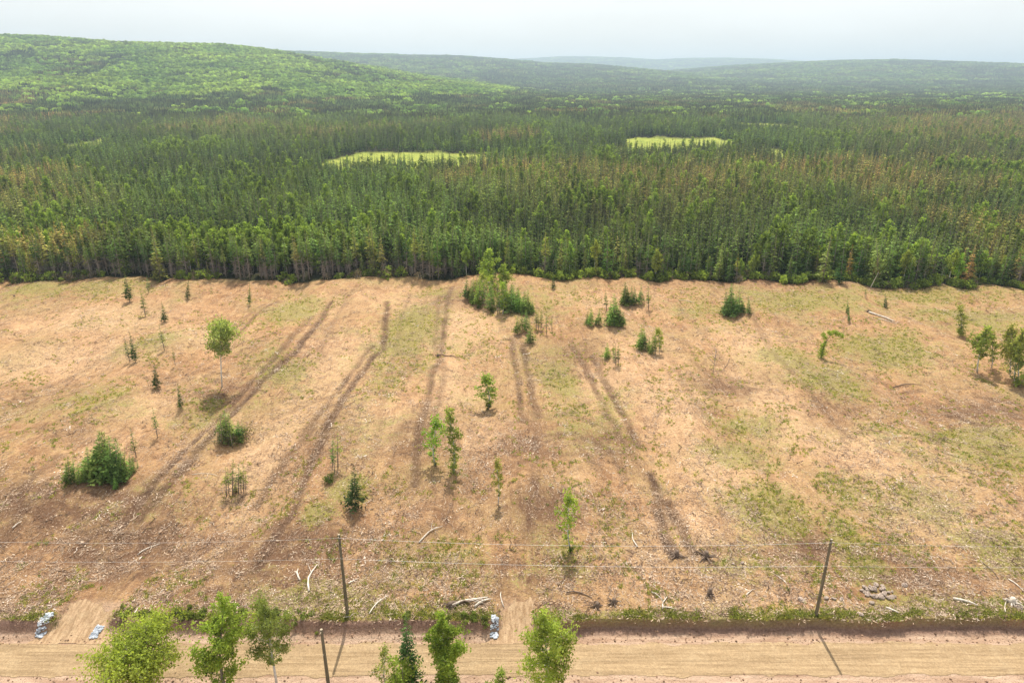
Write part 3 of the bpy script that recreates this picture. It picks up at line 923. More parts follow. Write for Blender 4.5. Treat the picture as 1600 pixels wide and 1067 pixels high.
# ------------------------------------------------------------------ trees standing in the clearing
LONE = 'lone young spruces left on the cleared slope'
S = small_spruce; TS = thin_spruce
singles = [
    ('young_spruce', S, 203, 472, 194, 425, 1.0, DARK, 'tallest lone spruce nearest the forest, leaning at top of the loose line'),
    ('young_spruce', TS, 232, 458, 229, 431, 1.2, MID, 'small spruce in shade just behind the leaning tall one by the forest'),
    ('young_spruce', TS, 227, 494, 221, 453, 1.3, MID, 'lone thin-trunked spruce just below the leaning tall one'),
    ('young_spruce', S, 293, 467, 295, 437, 1.0, DARK, 'small lone spruce in open soil near the forest, apart from the line'),
    ('young_spruce', S, 390, 477, 390, 441, .6, MID, 'narrow columnar spruce alone near the forest above the wheel tracks'),
    ('young_spruce', S, 258, 503, 253, 471, .95, DARK, 'compact lone spruce third down the loose line'),
    ('young_spruce', TS, 257, 548, 249, 507, 1.3, MID, 'loose airy spruce in mid line up from the white-trunked birch'),
    ('young_spruce', TS, 203, 566, 193, 525, 1.0, DARK, 'thinner of the two spruces standing as a pair'),
    ('young_spruce', S, 212, 566, 202, 519, .8, DARK, 'fuller of the two spruces standing as a pair'),
    ('young_spruce', TS, 274, 572, 269, 541, .9, MID, 'very thin small spruce right of the pair'),
    ('young_spruce', S, 246, 607, 240, 567, .95, DARK, 'stubby dark spruce below the pair, shadow at its foot'),
    ('young_spruce', S, 283, 638, 278, 599, .8, DARK, 'dark narrow spruce left of the white birch trunk'),
    ('young_spruce', TS, 246, 684, 239, 637, 1.1, MID, 'bare-stemmed young spruce alone above the dense bushy clump'),
    ('young_spruce', TS, 213, 714, 203, 668, 1.2, MID, 'thin spruce rising at the edge of the dense bushy clump'),
    ('young_spruce', S, 555, 795, 553, 730, 1.25, DARK, 'full dark spruce alone behind the first utility pole with round shadow'),
    ('young_spruce', S, 865, 452, 865, 425, 1.1, DARK, 'single dark spruce just right of the big clump by the forest'),
    ('young_spruce', S, 1325, 494, 1324, 467, .75, MID, 'taller of two little spruces touching near the fallen trunk'),
    ('young_spruce', S, 1327, 503, 1326, 483, .7, MID, 'shorter of two little spruces touching near the fallen trunk'),
    ('young_spruce', TS, 1353, 466, 1353, 447, 1.3, OLIVE, 'tiny spruce by the forest beside the tilted dead pole'),
    ('young_spruce', S, 1384, 481, 1384, 459, 1.2, DARK, 'small dark bushy spruce between forest and fallen trunk'),
]
for n_, lib, bx, by, tx, ty, wf, tint, lb in singles:
    tree_px(n_, lib, bx, by, tx, ty, wf, tint, lb, None)
B = birches; SP = saplings
bl = [
    ('birch_tree', round_birch, 347, 604, 343, 499, .80, (.36, .40, .13), 'tall birch with bare white trunk and round crown'),
    ('birch_sapling', SP, 762, 640, 761, 588, 2.4, LEAF, 'small broad-crowned sapling alone in mid clearing'),
    ('birch_sapling', SP, 680, 727, 679, 652, 1.25, BRIGHT, 'brighter left sapling of the slender birch pair'),
    ('birch_sapling', SP, 709, 737, 705, 642, 1.0, LEAF, 'taller right sapling of the slender birch pair'),
    ('birch_sapling', SP, 778, 788, 778, 719, .9, BRIGHT, 'narrow pale green sapling between the birch pair and the wires'),
    ('birch_sapling', SP, 892, 860, 886, 768, .95, BRIGHT, 'slender sapling standing behind the wires between the poles'),
    ('birch_sapling', SP, 1501, 523, 1500, 479, 1.4, LEAF, 'short bushy sapling alone near the right forest edge'),
    ('birch_tree', B, 1527, 582, 1540, 511, 1.25, (.27, .33, .09), 'leafy birch on the left of the group at the right border'),
    ('birch_tree', B, 1578, 585, 1577, 509, .95, (.24, .31, .08), 'leafy birch in the middle of the group at the right border'),
    ('birch_sapling', SP, 1549, 575, 1548, 520, 1.2, LEAF, 'thin sapling inside the birch group at the right border'),
    ('birch_tree', B, 1592, 600, 1596, 515, .95, (.27, .33, .10), 'rightmost birch of the group at the right border'),
    ('birch_sapling', SP, 1586, 602, 1585, 545, 1.0, OLIVE, 'low front sapling of the group at the right border'),
]
for n_, lib, bx, by, tx, ty, wf, tint, lb in bl:
    tree_px(n_, lib, bx, by, tx, ty, wf, tint, lb, None)

def shrub_px(bx, by, hpx, wf, tint, label, lib=None, name='shrub', group=None):
    x, y, z = W(bx, by)
    _, zt = at_depth(bx, by - hpx, y)
    return place_tree(name, lib or shrub_lib, x, y, z - .05, max(.5, zt - z), wf, tint, label, 'bush', group)
shrub_px(762, 641, 12, .7, MID, 'low shrub round the foot of the broad-crowned sapling')
shrub_px(680, 727, 11, .7, LEAF, 'low shrub at the foot of the left slender birch')
shrub_px(709, 739, 16, .7, LEAF, 'low dense shrub at the foot of the taller slender birch')
shrub_px(892, 862, 12, .6, MID, 'small shrub at the foot of the sapling behind the wires')
shrub_px(1501, 524, 13, .8, LEAF, 'low shrub under the short bushy sapling near the forest')
shrub_px(1590, 604, 22, 1.0, LEAF, 'green shrub at the feet of the birches at the right border')
shrub_px(518, 752, 12, 1.1, MID, 'flat green shrub under the two scraggly stems')
shrub_px(555, 796, 4, .8, DARK, 'tuft at the foot of the full dark lone spruce')

# the bent-top tree
x, y, z = W(1283, 559)
def bent_tree():
    R = np.random.RandomState(5)
    T = Geo(); C = Geo()
    path = [(0, 0, -.2), (.1, 0, 2), (.5, 0, 3.9), (1.3, .1, 5.3), (2.7, .1, 5.9), (4.0, .1, 5.2)]
    T.tube(path, [.12, .11, .09, .07, .05, .02], 0, 6)
    P_ = np.array(path)
    cs = [(P_[0] + (0, 0, .9), .55, 130), (P_[0] + (-.1, 0, 1.9), .6, 160), (P_[1] + (-.1, 0, .9), .5, 110), (P_[2] + (-.9, 0, 1.7), .5, 80), (P_[2] + (-.3, 0, 1.0), .45, 70), (P_[2] + (.2, 0, 2.3), .4, 50),
          (P_[3] + (-.1, 0, .5), .5, 80), (P_[3] + (.6, 0, .9), .45, 50), (P_[4] + (-.2, 0, .2), .45, 90), (P_[4] + (.6, 0, -.2), .5, 90), (P_[5] + (.2, 0, .1), .4, 60), (P_[1] + (.1, 0, 1.8), .3, 40)]
    for c, s, n in cs:
        n = int(n * 1.7); pp = c + R.normal(0, 1, (n, 3)) * s * .6
        d1 = unit(R.normal(0, 1, (n, 3))); d2 = unit(np.cross(d1, R.normal(0, 1, (n, 3)))); s1 = .17 * R.uniform(.6, 1.3, (n, 1))
        C.quads(np.stack([pp - d1 * s1, pp + d2 * s1 * .55, pp + d1 * s1, pp - d2 * s1 * .55], 1), 0, R.uniform(.2, 1, n), np.full(n, .4))
        q = P_[np.argmin(np.linalg.norm(P_ - c, axis=1))]
        T.tube([q, (q + c) / 2, c], [.03, .02, .008], 0, 4, cap=False)
    return C.mesh('bent_crown', [M['leaves']]), T.mesh('bent_trunk', [M['bark']], True)
cm, tme = bent_tree()
root = bpy.data.objects.new('bent_tree', None); col.objects.link(root); root.location = (x, y, z); root.scale = (.95, .95, 1.0)
tag(root, 'lone tree whose top bends over sideways in an arch', 'tree')
a = link('crown', cm, root); a['tint'] = list(BRIGHT); link('trunk', tme, root)

# clumps: lists of (base x, base y, top y, kind) in photograph pixels
def C6(pts):   # from the enlarged middle region
    return [(700 + a / 4.444, 380 + b / 4.444, 380 + c / 4.444, k) for a, b, c, k in pts]
def C5(pts):
    return [(1060 + a / 2.963, 320 + b / 2.963, 320 + c / 2.963, k) for a, b, c, k in pts]
def CL(pts):
    return [(60 + a / 4.444, 620 + b / 4.444, 620 + c / 4.444, k) for a, b, c, k in pts]
CLUMPS = [
    ('the big central clump', C6([(135, 390, 240, 's'), (160, 385, 255, 's'), (182, 400, 238, 's'), (205, 410, 250, 't'), (222, 425, 228, 's'), (250, 440, 250, 't'), (275, 445, 265, 't'), (300, 462, 270, 's'), (240, 395, 210, 'l'), (300, 400, 230, 'l'),
        (320, 440, 290, 't'), (343, 492, 330, 't'), (360, 488, 300, 't'), (378, 492, 280, 'l'), (405, 485, 265, 's'), (425, 478, 300, 't'), (440, 480, 288, 's'), (455, 450, 290, 's'), (478, 470, 312, 's'),
        (502, 480, 330, 's'), (520, 492, 370, 's'), (545, 490, 322, 's'), (565, 492, 370, 's'), (580, 490, 395, 's'), (590, 480, 420, 's'), (530, 440, 330, 's'), (490, 440, 310, 's'), (400, 440, 255, 's'), (440, 420, 275, 's'), (350, 420, 250, 't'),
        (200, 360, 200, 't'), (260, 360, 190, 'l')])),
    ('the tail below the big clump', C6([(482, 635, 500, 's'), (500, 620, 485, 't'), (515, 605, 480, 't'), (540, 612, 462, 's'), (560, 605, 490, 't'), (577, 692, 548, 's'), (612, 595, 455, 't'), (630, 600, 465, 't'), (645, 600, 458, 't'), (685, 630, 495, 'g'), (722, 612, 510, 'g')])),
    ('the twin-peak clump', C6([(1100, 470, 325, 't'), (1130, 565, 400, 's'), (1152, 572, 350, 's'), (1170, 570, 380, 's'), (1188, 575, 440, 's'), (1212, 582, 470, 's')])),
    ('the group beside the twin-peak clump', C6([(972, 560, 475, 's'), (992, 572, 445, 's'), (1026, 568, 520, 's'), (1046, 566, 455, 's')])),
    ('the small clump nearest the forest', C6([(1222, 430, 290, 's'), (1235, 432, 270, 's'), (1252, 432, 305, 's'), (1272, 432, 293, 's'), (1297, 430, 300, 's'), (1333, 428, 290, 's'), (1362, 420, 340, 't'), (1393, 460, 275, 't')])),
    ('the lowest small mid group', C6([(1105, 800, 690, 's'), (1152, 800, 690, 't'), (1165, 845, 700, 't'), (1182, 850, 690, 't')])),
    ('the clump with a leafy end', C6([(1336, 738, 565, 's'), (1355, 730, 600, 's'), (1372, 742, 600, 't'), (1397, 752, 650, 's'), (1420, 770, 620, 's'), (1440, 778, 610, 't'), (1464, 765, 595, 'l'), (1478, 740, 620, 't')])),
    ('the compact clump right of the others', C5([(222, 510, 400, 's'), (238, 515, 385, 's'), (247, 516, 365, 's'), (263, 512, 410, 's'), (282, 498, 395, 's'), (300, 500, 440, 's'), (327, 506, 425, 's')])),
    ('the dense bushy left clump', CL([(195, 560, 420, 'b'), (215, 600, 410, 's'), (250, 590, 402, 'b'), (285, 600, 440, 'b'), (320, 590, 470, 'b'), (350, 560, 345, 's'), (395, 560, 380, 's'), (422, 540, 235, 's'), (455, 560, 250, 's'), (480, 560, 245, 't'), (510, 580, 268, 's'),
        (545, 590, 290, 's'), (440, 610, 520, 'b'), (500, 600, 470, 'b'), (540, 640, 540, 'b'), (575, 590, 370, 's'), (600, 580, 345, 'b'), (640, 540, 380, 'b'), (665, 520, 390, 'b'), (690, 490, 430, 'b'), (370, 600, 470, 'b')])),
    ('the brushy grey-based clump', CL([(1245, 290, 155, 'g'), (1275, 330, 120, 'g'), (1305, 310, 95, 's'), (1320, 330, 150, 't'), (1340, 320, 115, 's'), (1365, 300, 200, 'b'), (1395, 320, 165, 's'), (1425, 300, 160, 'g'), (1445, 300, 190, 'g'), (1345, 340, 230, 'b')])),
    ('the group of scraggly stems', CL([(1305, 690, 485, 'g'), (1325, 685, 500, 'g'), (1348, 680, 435, 'g'), (1370, 660, 560, 'b'), (1390, 670, 470, 'g'), (1408, 665, 500, 'g'), (1425, 655, 450, 'g'), (1440, 650, 530, 'g')])),
    ('the scraggly trio by the tracks', [(519, 732, 684, 'g'), (528, 730, 678, 'g'), (523, 738, 700, 'g')]),
]
ORD = ['first', 'second', 'third', 'fourth', 'fifth', 'sixth', 'seventh', 'eighth', 'ninth', 'tenth', 'eleventh', 'twelfth', 'thirteenth', 'fourteenth', 'fifteenth', 'sixteenth', 'seventeenth', 'eighteenth', 'nineteenth', 'twentieth'] + ['number %d' % k for k in range(21, 40)]
KL = {'s': ('young_spruce', 'spruce', small_spruce, 1.45), 't': ('young_spruce', 'thin spruce', thin_spruce, 1.2), 'l': ('broadleaf_sapling', 'bright leafy tree', saplings, 1.5), 'g': ('scraggly_spruce', 'scraggly stem', scrag, 1.3), 'b': ('young_spruce', 'bushy spruce', full_spruce, 1.2)}
for phrase, pts in CLUMPS:
    cnt = {}
    for bx, by, ty, k in sorted(pts):
        nm, word, lib, wf = KL[k]
        cnt[k] = cnt.get(k, 0) + 1
        tint = {'s': random.choice([MID, (.12, .18, .045), (.15, .22, .05)]), 't': random.choice([MID, OLIVE]), 'l': BRIGHT, 'g': random.choice([MID, OLIVE]), 'b': random.choice([OLIVE, (.14, .22, .05)])}[k]
        tot = len([1 for q in pts if q[3] == k])
        lb = '%s %s from the left in %s' % (ORD[cnt[k] - 1], word, phrase) if tot > 1 else 'only %s in %s' % (word, phrase)
        tree_px(nm, lib, bx, by, bx + random.uniform(-2, 2) + (bx - 800) * .004, ty, wf * random.uniform(.85, 1.2), tint, lb, phrase)
for bx, by in [(352, 692), (364, 697), (376, 690), (384, 684)]:
    shrub_px(bx, by, 24, 1.0, (.16, .14, .08), 'grey leafless brush at the base of the brushy clump in mid left', brush_lib, 'bare_brush', 'brush under the brushy clump')
for bx, by in [(738, 475), (748, 482), (770, 488), (790, 488), (810, 486)]:
    shrub_px(bx, by, 9, .9, MID, 'low undergrowth bush along the front of the big central clump', None, 'shrub', 'bushes under the big clump')
# leafless sapling
def bare_sapling(seed, h):
    R = np.random.RandomState(seed); T = Geo()
    T.tube([(0, 0, -.1), (.1, 0, h * .4), (.3, 0, h)], [.06, .045, .012], 0, 5)
    for k in range(26):
        t = R.uniform(.3, .95); a = R.uniform(0, 6.28); l = h * .28 * (1.1 - t) + .3
        p = np.array([.3 * t * t, 0, h * t]); e = p + np.array([math.cos(a) * l, math.sin(a) * l, l * .9])
        T.tube([p, e], [.022, .008], 0, 4, cap=False)
    return T.mesh('bare_sapling', [M['twig']])
x, y, z = W(1114, 584)
tag(link('bare_sapling', bare_sapling(3, 7.5), None, (x, y, z)), 'leafless pale sapling standing in the open soil', 'tree')
# tilted dead pole at the forest edge
x, y, z = W(1360, 449)
x2, z2 = at_depth(1373, 425, y)
g_ = Geo(); g_.tube([(0, 0, -.2), ((x2 - x) * .5, 0, (z2 - z) * .5), (x2 - x, 0, z2 - z)], [.12, .09, .04], 0, 6)
tag(link('dead_trunk', g_.mesh('dead_trunk', [M['log']]), None, (x, y, z)), 'pale dead trunk leaning at the forest edge above the fallen log', 'dead tree')

# ------------------------------------------------------------------ big trees along the near side of the road
def road_tree(name, px, base_y_world, top_py, rx, label, seed, z0=.2, limbs=26, leaves=5000, leaf=.15, multi=1, tint=BRIGHT, bark='white_bark', narrow=.55, spray=.30):
    u, dy, dz = ray(px, 1030)
    x = u * base_y_world / dy
    z = gz(x, base_y_world)
    xt, zt = at_depth(px, top_py, base_y_world)
    h = (zt - z) / .98
    C, T = limbtree(seed, h, rx, z0, limbs, leaves, leaf, multi, narrow, spray)
    root = bpy.data.objects.new(name, None); col.objects.link(root); root.location = (x, base_y_world, z - .05)
    tag(root, label, 'tree' if h > 3.5 else 'bush')
    a = link('crown', C.mesh(name + '_crown', [M['leaves']]), root); a['tint'] = list(tint)
    link('trunk', T.mesh(name + '_trunk', [M[bark]], True), root)
    return root
road_tree('broadleaf_tree', 214, 54.2, 980, 4.6, 'wide round yellow-green tree by the road, broadest of the near trees', 201, z0=.25, limbs=110, leaves=14000, leaf=.175, multi=5, tint=(.32, .39, .08), bark='bark', spray=.26)
road_tree('broadleaf_tree', 345, 54.0, 950, 3.3, 'irregular bright green tree next to the broad round one', 212, z0=.2, limbs=30, leaves=7500, leaf=.18, multi=2, tint=(.29, .38, .08), bark='bark', narrow=.8, spray=.24)
road_tree('birch_tree', 426, 55.6, 940, 2.5, 'birch with fine foliage and white trunk beside the road', 203, z0=.30, limbs=30, leaves=9000, leaf=.12, tint=(.24, .29, .09), narrow=.8)
road_tree('broadleaf_tree', 694, 54.4, 958, 2.5, 'dense green tree right beside the dark roadside spruce', 204, z0=.15, limbs=34, leaves=9000, leaf=.17, tint=(.25, .34, .07), narrow=.7)
road_tree('birch_tree', 850, 54.4, 955, 2.9, 'airy bright birch by the road near the narrow driveway', 205, z0=.12, limbs=34, leaves=7500, leaf=.17, tint=(.32, .40, .09), narrow=.55)
road_tree('broadleaf_sapling', 600, 54.6, 1012, 1.3, 'small airy sapling left of the dark roadside spruce', 206, z0=.3, limbs=14, leaves=700, leaf=.14, tint=(.30, .34, .12))
road_tree('shrub', 622, 52.2, 1036, 2.4, 'bright bush at the foot of the dark roadside spruce', 207, z0=.1, limbs=22, leaves=2600, leaf=.17, multi=3, tint=BRIGHT, bark='bark')
road_tree('shrub', 775, 53.9, 1056, 1.5, 'low bush at the bottom beside the airy bright birch', 208, z0=.1, limbs=14, leaves=1200, leaf=.14, multi=3, tint=LEAF, bark='bark')
u, dy, dz = ray(637, 1030); yy = 54.3; xx = u * yy / dy; zz = gz(xx, yy); xt, zt = at_depth(637, 952, yy)
C, T = conifer(77, zt - zz, 1.75, .08, 30, 8, 4, 0, .7, .16)
root = bpy.data.objects.new('spruce_tree', None); col.objects.link(root); root.location = (xx, yy, zz - .05)
tag(root, 'dark spruce by the road, only conifer among the near trees', 'tree')
a = link('crown', C.mesh('roadside_spruce_crown', [M['needles']]), root); a['tint'] = [.045, .08, .025]
link('trunk', T.mesh('roadside_spruce_trunk', [M['bark'], M['twig']], True), root)

# ------------------------------------------------------------------ utility poles and wires
def pole(x, y, z, h, label):
    root = bpy.data.objects.new('utility_pole', None); col.objects.link(root); root.location = (x, y, z)
    tag(root, label, 'utility pole', 'wooden poles along the road')
    g = Geo(); g.tube([(0, 0, -.5), (0, 0, h * .5), (0, 0, h)], [.20, .175, .14], 0, 12, cap=False)
    link('shaft', g.mesh('pole_shaft', [M['pole']], True), root)
    g = Geo(); g.tube([(0, 0, h - .01), (0, 0, h + .03)], [.145, .12], 0, 12)
    link('pole_top', g.mesh('pole_top', [M['pole_end']]), root)
    for zz_ in (h - .15, h - 3.0):
        g = Geo(); g.tube([(0, 0, 0), (0, -.18, 0), (0, -.26, 0), (0, -.30, 0)], [.03, .03, .06, .03], 0, 8)
        o = link('insulator', g.mesh('insulator', [M['pole_end']]), root); o.location = (0, -.12, zz_)
    return np.array([x, y, z])
x1, y1, z1 = W(543, 959); _, t1 = at_depth(534, 835, y1)
p1 = pole(x1, y1, z1, t1 - z1, 'plain wooden utility pole in grass behind the dark roadside spruce'); h1 = t1 - z1
x2, y2, z2 = W(1275, 961); _, t2 = at_depth(1298, 842, y2)
p2 = pole(x2, y2, z2, t2 - z2, 'wooden utility pole on the bank edge beside the rock pile'); h2 = t2 - z2
y3 = 53.2; x3, t3 = at_depth(502, 983, y3); z3 = gz(x3, y3)
p3 = pole(x3, y3, z3, t3 - z3, 'nearest wooden pole, on the camera side of the road')
# neighbours beyond the frame that the wires run to
span = p2 - p1
pL = p1 - span; pR = p2 + span * .95
for p in (pL, pR):
    p[2] = gz(p[0], p[1])
pole(pL[0], pL[1], pL[2], h1, 'utility pole up the road past the left border')
pole(pR[0], pR[1], pR[2], h1, 'utility pole up the road past the right border')
def wire(a, b, sag, r, label):
    g = Geo(); n = 24; P_ = []
    for i in range(n + 1):
        t = i / n; p = a + (b - a) * t; p = p - np.array([0, 0, 4 * sag * t * (1 - t)]); P_.append(p)
    g.tube(P_, [r] * (n + 1), 0, 4)
    tag(link('power_line', g.mesh('power_line', [M['wire']], True)), label, 'wire', 'power lines between the poles')
O = np.array([0, -.42, 0.0])
for k, (dz_, sg, r) in enumerate(((-.15, .75, .014), (-3.0, .55, .014))):
    nm = 'upper' if k == 0 else 'lower'
    A = p1 + O + (0, 0, h1 + dz_); Bp = p2 + O + (0, 0, h2 + dz_ - (0.4 if k else 0))
    wire(A, Bp, sg, r, '%s pale wire strung between the two poles across the clearing edge' % nm)
    wire(pL + O + (0, 0, h1 + dz_), A, sg, .009, '%s thin wire running to the left border from its pole' % nm)
    wire(Bp, pR + O + (0, 0, h1 + dz_), sg, .009, '%s thin wire running to the right border from its pole' % nm)

# ------------------------------------------------------------------ rocks, riprap, logs
def rock_mesh(seed, mats):
    R = np.random.RandomState(seed)
    import bmesh
    bm_ = bmesh.new(); bmesh.ops.create_icosphere(bm_, subdivisions=2, radius=1)
    k = R.uniform(-1, 1, (5, 3)); k = k / np.linalg.norm(k, axis=1)[:, None]; dd = R.uniform(.62, .9, 5)
    for v in bm_.verts:
        p = np.array(v.co)
        for q, d in zip(k, dd):
            e = p.dot(q) - d
            if e > 0: p = p - q * e
        v.co = p * np.array([1, R.uniform(.96, 1.0), .72]) 
    me = bpy.data.meshes.new('rock'); bm_.to_mesh(me); bm_.free()
    for m in mats: me.materials.append(m)
    return me
rocks = [rock_mesh(s, [M['rock']]) for s in range(5)]
def rock_at(x, y, z, s, label, group=None, i=0):
    o = link('rock', rocks[i % 5], None, (x, y, z)); o.scale = (s * random.uniform(.8, 1.2), s * random.uniform(.7, 1.0), s * random.uniform(.7, 1.0))
    o.rotation_euler = (random.uniform(-.4, .4), random.uniform(-.4, .4), random.uniform(0, 6)); tag(o, label, 'rock', group); return o
pile = []
cx_, cy_, cz_ = W(1372, 926)
for i in range(40):
    a = random.uniform(0, 6.28); r_ = math.sqrt(random.random())
    x = cx_ + math.cos(a) * r_ * 2.0; y = cy_ + math.sin(a) * r_ * 1.35
    lev = (1 - r_) * .3
    rock_at(x, y, gz(x, y) + .12 + lev * random.uniform(.3, 1), random.uniform(.20, .40), 'field rock in the loose heap beside the second pole', 'rocks heaped beside the pole', i)
for i, (px, py, s, lb) in enumerate([(1252, 938, .42, 'round dark rock just left of the pole foot'), (1291, 935, .40, 'pale rock just right of the pole'), (1303, 936, .30, 'middle one of three rocks in a line right of the pole'),
                                     (1315, 937, .34, 'far one of three rocks in a line right of the pole'), (1413, 915, .42, 'brown rock alone beside the heap of rocks'), (1344, 960, .35, 'rock at the bank edge below the rock heap'),
                                     (1145, 881, .25, 'small grey stone near the slash right of the track ends'), (1160, 880, .3, 'second small grey stone near the track ends'), (1592, 950, .5, 'dark boulder under the tilted grey stump at the border'), (1362, 942, .35, 'flat pale rock just below the rock heap')]):
    x, y, z = W(px, py); rock_at(x, y, z + .1, s, lb, None, i)
# riprap strips at the driveways
def riprap(p0, p1, label, n=150, wd=.45):
    a = np.array(W(*p0)); b = np.array(W(*p1))
    V = []; Fc = []; base = 0
    src = rock_mesh(9, [])
    sv = np.array([tuple(v.co) for v in src.vertices]); sf = [tuple(p.vertices) for p in src.polygons]
    for i in range(n):
        t = random.random(); c = a[:2] + (b[:2] - a[:2]) * t
        pr = np.array([-(b - a)[1], (b - a)[0]]); pr = pr / np.linalg.norm(pr)
        c = c + pr * random.uniform(-wd, wd)
        s = random.uniform(.07, .17); rz = random.uniform(0, 6)
        q = sv * s * np.array([random.uniform(.8, 1.3), 1, .9]); q = q @ np.array([[math.cos(rz), math.sin(rz), 0], [-math.sin(rz), math.cos(rz), 0], [0, 0, 1]])
        q = q + (c[0], c[1], gz(c[0], c[1]) + .08 + random.uniform(0, .12))
        V.append(q); Fc += [tuple(base + k for k in f) for f in sf]; base += len(sv)
    me = bpy.data.meshes.new('riprap'); me.from_pydata(np.concatenate(V).tolist(), [], Fc); me.materials.append(M['riprap'])
    tag(link('riprap', me), label, 'crushed rock', 'culvert rock beside the driveways', 'stuff')
riprap((84, 971), (60, 996), 'pale crushed rock on the left shoulder of the wide driveway')
riprap((158, 978), (144, 998), 'pale crushed rock on the right shoulder of the wide driveway')
riprap((774, 976), (772, 998), 'pale crushed rock beside the narrow driveway', 110, .42)

def log_px(p0, p1, r, label, m='log', name='log', bend=.1, branches=0, cat='log', lift=.12):
    a = np.array(W(*p0)); b = np.array(W(*p1))
    g = Geo(); L_ = np.linalg.norm(b - a); mid = (a + b) / 2
    side = np.array([-(b - a)[1], (b - a)[0], 0]); side /= np.linalg.norm(side) + 1e-9
    pts = []
    for t in (0, .25, .5, .75, 1):
        p = a + (b - a) * t + side * math.sin(t * PI) * bend * L_ * random.uniform(.6, 1.2)
        p[2] = gz(p[0], p[1]) + r + lift * random.uniform(0, 1)
        pts.append(p - a)
    g.tube(pts, [r, r * .9, r * .8, r * .65, r * .4], 0, 7)
    o = link(name, g.mesh(name, [M[m]], True), None, tuple(a)); tag(o, label, cat)
    for k in range(branches):
        t = random.uniform(.25, .95); i = min(3, int(t * 4)); p = pts[i] + (pts[i + 1] - pts[i]) * (t * 4 - i)
        l = L_ * random.uniform(.15, .35); d = unit((b - a) / L_ + side * random.choice([-1, 1]) * random.uniform(.5, 1.2)); e = p + d * l + (0, 0, random.uniform(-.05, .35) * l)
        gb = Geo(); gb.tube([p, (p + e) / 2 + (0, 0, .05), e], [r * .45, r * .3, r * .12], 0, 5)
        link('branch', gb.mesh('branch', [M[m]]), o)
    return o
LOGS = [
    ((1357, 489), (1398, 504), .26, 'long pale fallen trunk lying near the forest edge', 'log', 2), ((1372, 499), (1400, 507), .1, 'thin pale pole lying against the long fallen trunk', 'log', 0),
    ((483, 925), (496, 884), .14, 'curved pale log standing out left of the first pole', 'log', 1), ((469, 908), (466, 890), .13, 'short pale forked branch beside the curved log', 'log', 3),
    ((704, 949), (762, 935), .17, 'thick bleached log in the slash pile by the narrow driveway', 'log', 3), ((742, 949), (767, 937), .16, 'shorter bleached log below the thick one', 'log', 1),
    ((700, 946), (735, 942), .2, 'dark root end in the slash pile by the driveway', 'dark_log', 3), ((787, 949), (783, 925), .09, 'slim upright-looking pale stick above the narrow driveway', 'log', 0),
    ((577, 960), (607, 931), .08, 'slender branch lying right of the first pole', 'log', 2), ((655, 848), (692, 823), .09, 'slender pale branch lying below the upper wire', 'log', 2),
    ((996, 855), (988, 833), .09, 'slim pale stick near the upper wire in mid clearing', 'log', 0), ((1035, 950), (1058, 953), .08, 'pale stick lying flat at the bank edge', 'log', 1), ((1035, 952), (1042, 934), .09, 'pale forked stick standing up from the bank edge slash', 'log', 1),
    ((1489, 937), (1527, 948), .17, 'crooked pale log lying in the grass near the right border', 'log', 1), ((1384, 950), (1403, 959), .12, 'short white log lying below the rock heap', 'log', 0),
    ((1018, 925), (1037, 941), .06, 'thin dark-grey stick beside the forked stick', 'log', 0), ((1166, 931), (1180, 921), .07, 'thin stick lying beside the dark stump', 'log', 0), ((885, 927), (925, 934), .09, 'thin greyish stick in grass right of the narrow driveway', 'dark_log', 0),
    ((1395, 640 - 34), (1440, 602), .10, 'long dark twig heap line lying on the right slope', 'dark_log', 2), ((1568, 965), (1577, 935), .06, 'thin orange-brown sapling stick leaning at the right border', 'log', 0),
    ((210, 962), (218, 948), .1, 'tiny pale stick by the wide driveway', 'log', 0), ((20, 826), (34, 815), .1, 'pale stick alone on the left slope', 'log', 0), ((300, 742), (342, 745), .05, 'thin pale strip of wood near the scraggly stems', 'log', 0),
    ((1060, 470), (1085, 474), .08, 'grey stick lying near the small clumps', 'log', 0), ((1215, 900), (1230, 915), .06, 'fine pale branch left of the second pole', 'log', 1), ((545, 913), (560, 905), .1, 'curled pale root right of the first pole', 'log', 2),
    ((1535, 880), (1560, 905), .07, 'dark thin branch in grass at the right border', 'dark_log', 1), ((1575, 905), (1600, 925), .08, 'pale forked branch at the right border', 'log', 2), ((215, 868), (250, 850), .07, 'pale branch lying on dark soil above the wide driveway', 'log', 1),
    ((1140, 560), (1100, 585), .05, 'thin twig lying by the leafless sapling', 'dark_log', 0), ((680, 556), (715, 560), .12, 'dark branch across the paired tracks in mid clearing', 'dark_log', 3), ((1500, 505), (1530, 500), .06, 'thin twig lying near the short bushy sapling', 'dark_log', 0),
]
for p0, p1_, r, lb, m_, nb in LOGS:
    log_px(p0, p1_, r, lb, m_, branches=nb)
def stump(px, py, s, label, m='dark_log', h=1.0, spread=1.0):
    x, y, z = W(px, py); R = np.random.RandomState(int(px)); g = Geo()
    g.tube([(0, 0, -.2), (.05, 0, .3 * s * h), (.1, .05, .75 * s * h)], [.38 * s, .30 * s, .25 * s], 0, 9)
    o = link('stump', g.mesh('stump', [M[m]], True), None, (x, y, z)); tag(o, label, 'stump')
    for k in range(9):
        a = R.uniform(0, 6.28); l = R.uniform(.6, 1.2) * s * spread; gg = Geo()
        gg.tube([(math.cos(a) * .15 * s, math.sin(a) * .15 * s, .2 * s), (math.cos(a) * l * .6, math.sin(a) * l * .6, R.uniform(.05, .55) * s), (math.cos(a) * l, math.sin(a) * l, R.uniform(-.1, .5) * s)], [.12 * s, .08 * s, .03 * s], 0, 5)
        link('root', gg.mesh('root', [M[m]]), o)
    return o
stump(1108, 930, 1.0, 'dark upright stump in pale slash above the road', h=1.4)
stump(1356, 488, 1.0, 'dark root plate at the end of the long fallen trunk')
stump(1056, 868, 1.1, 'torn dark root clump at the end of the left deep track', spread=1.3)
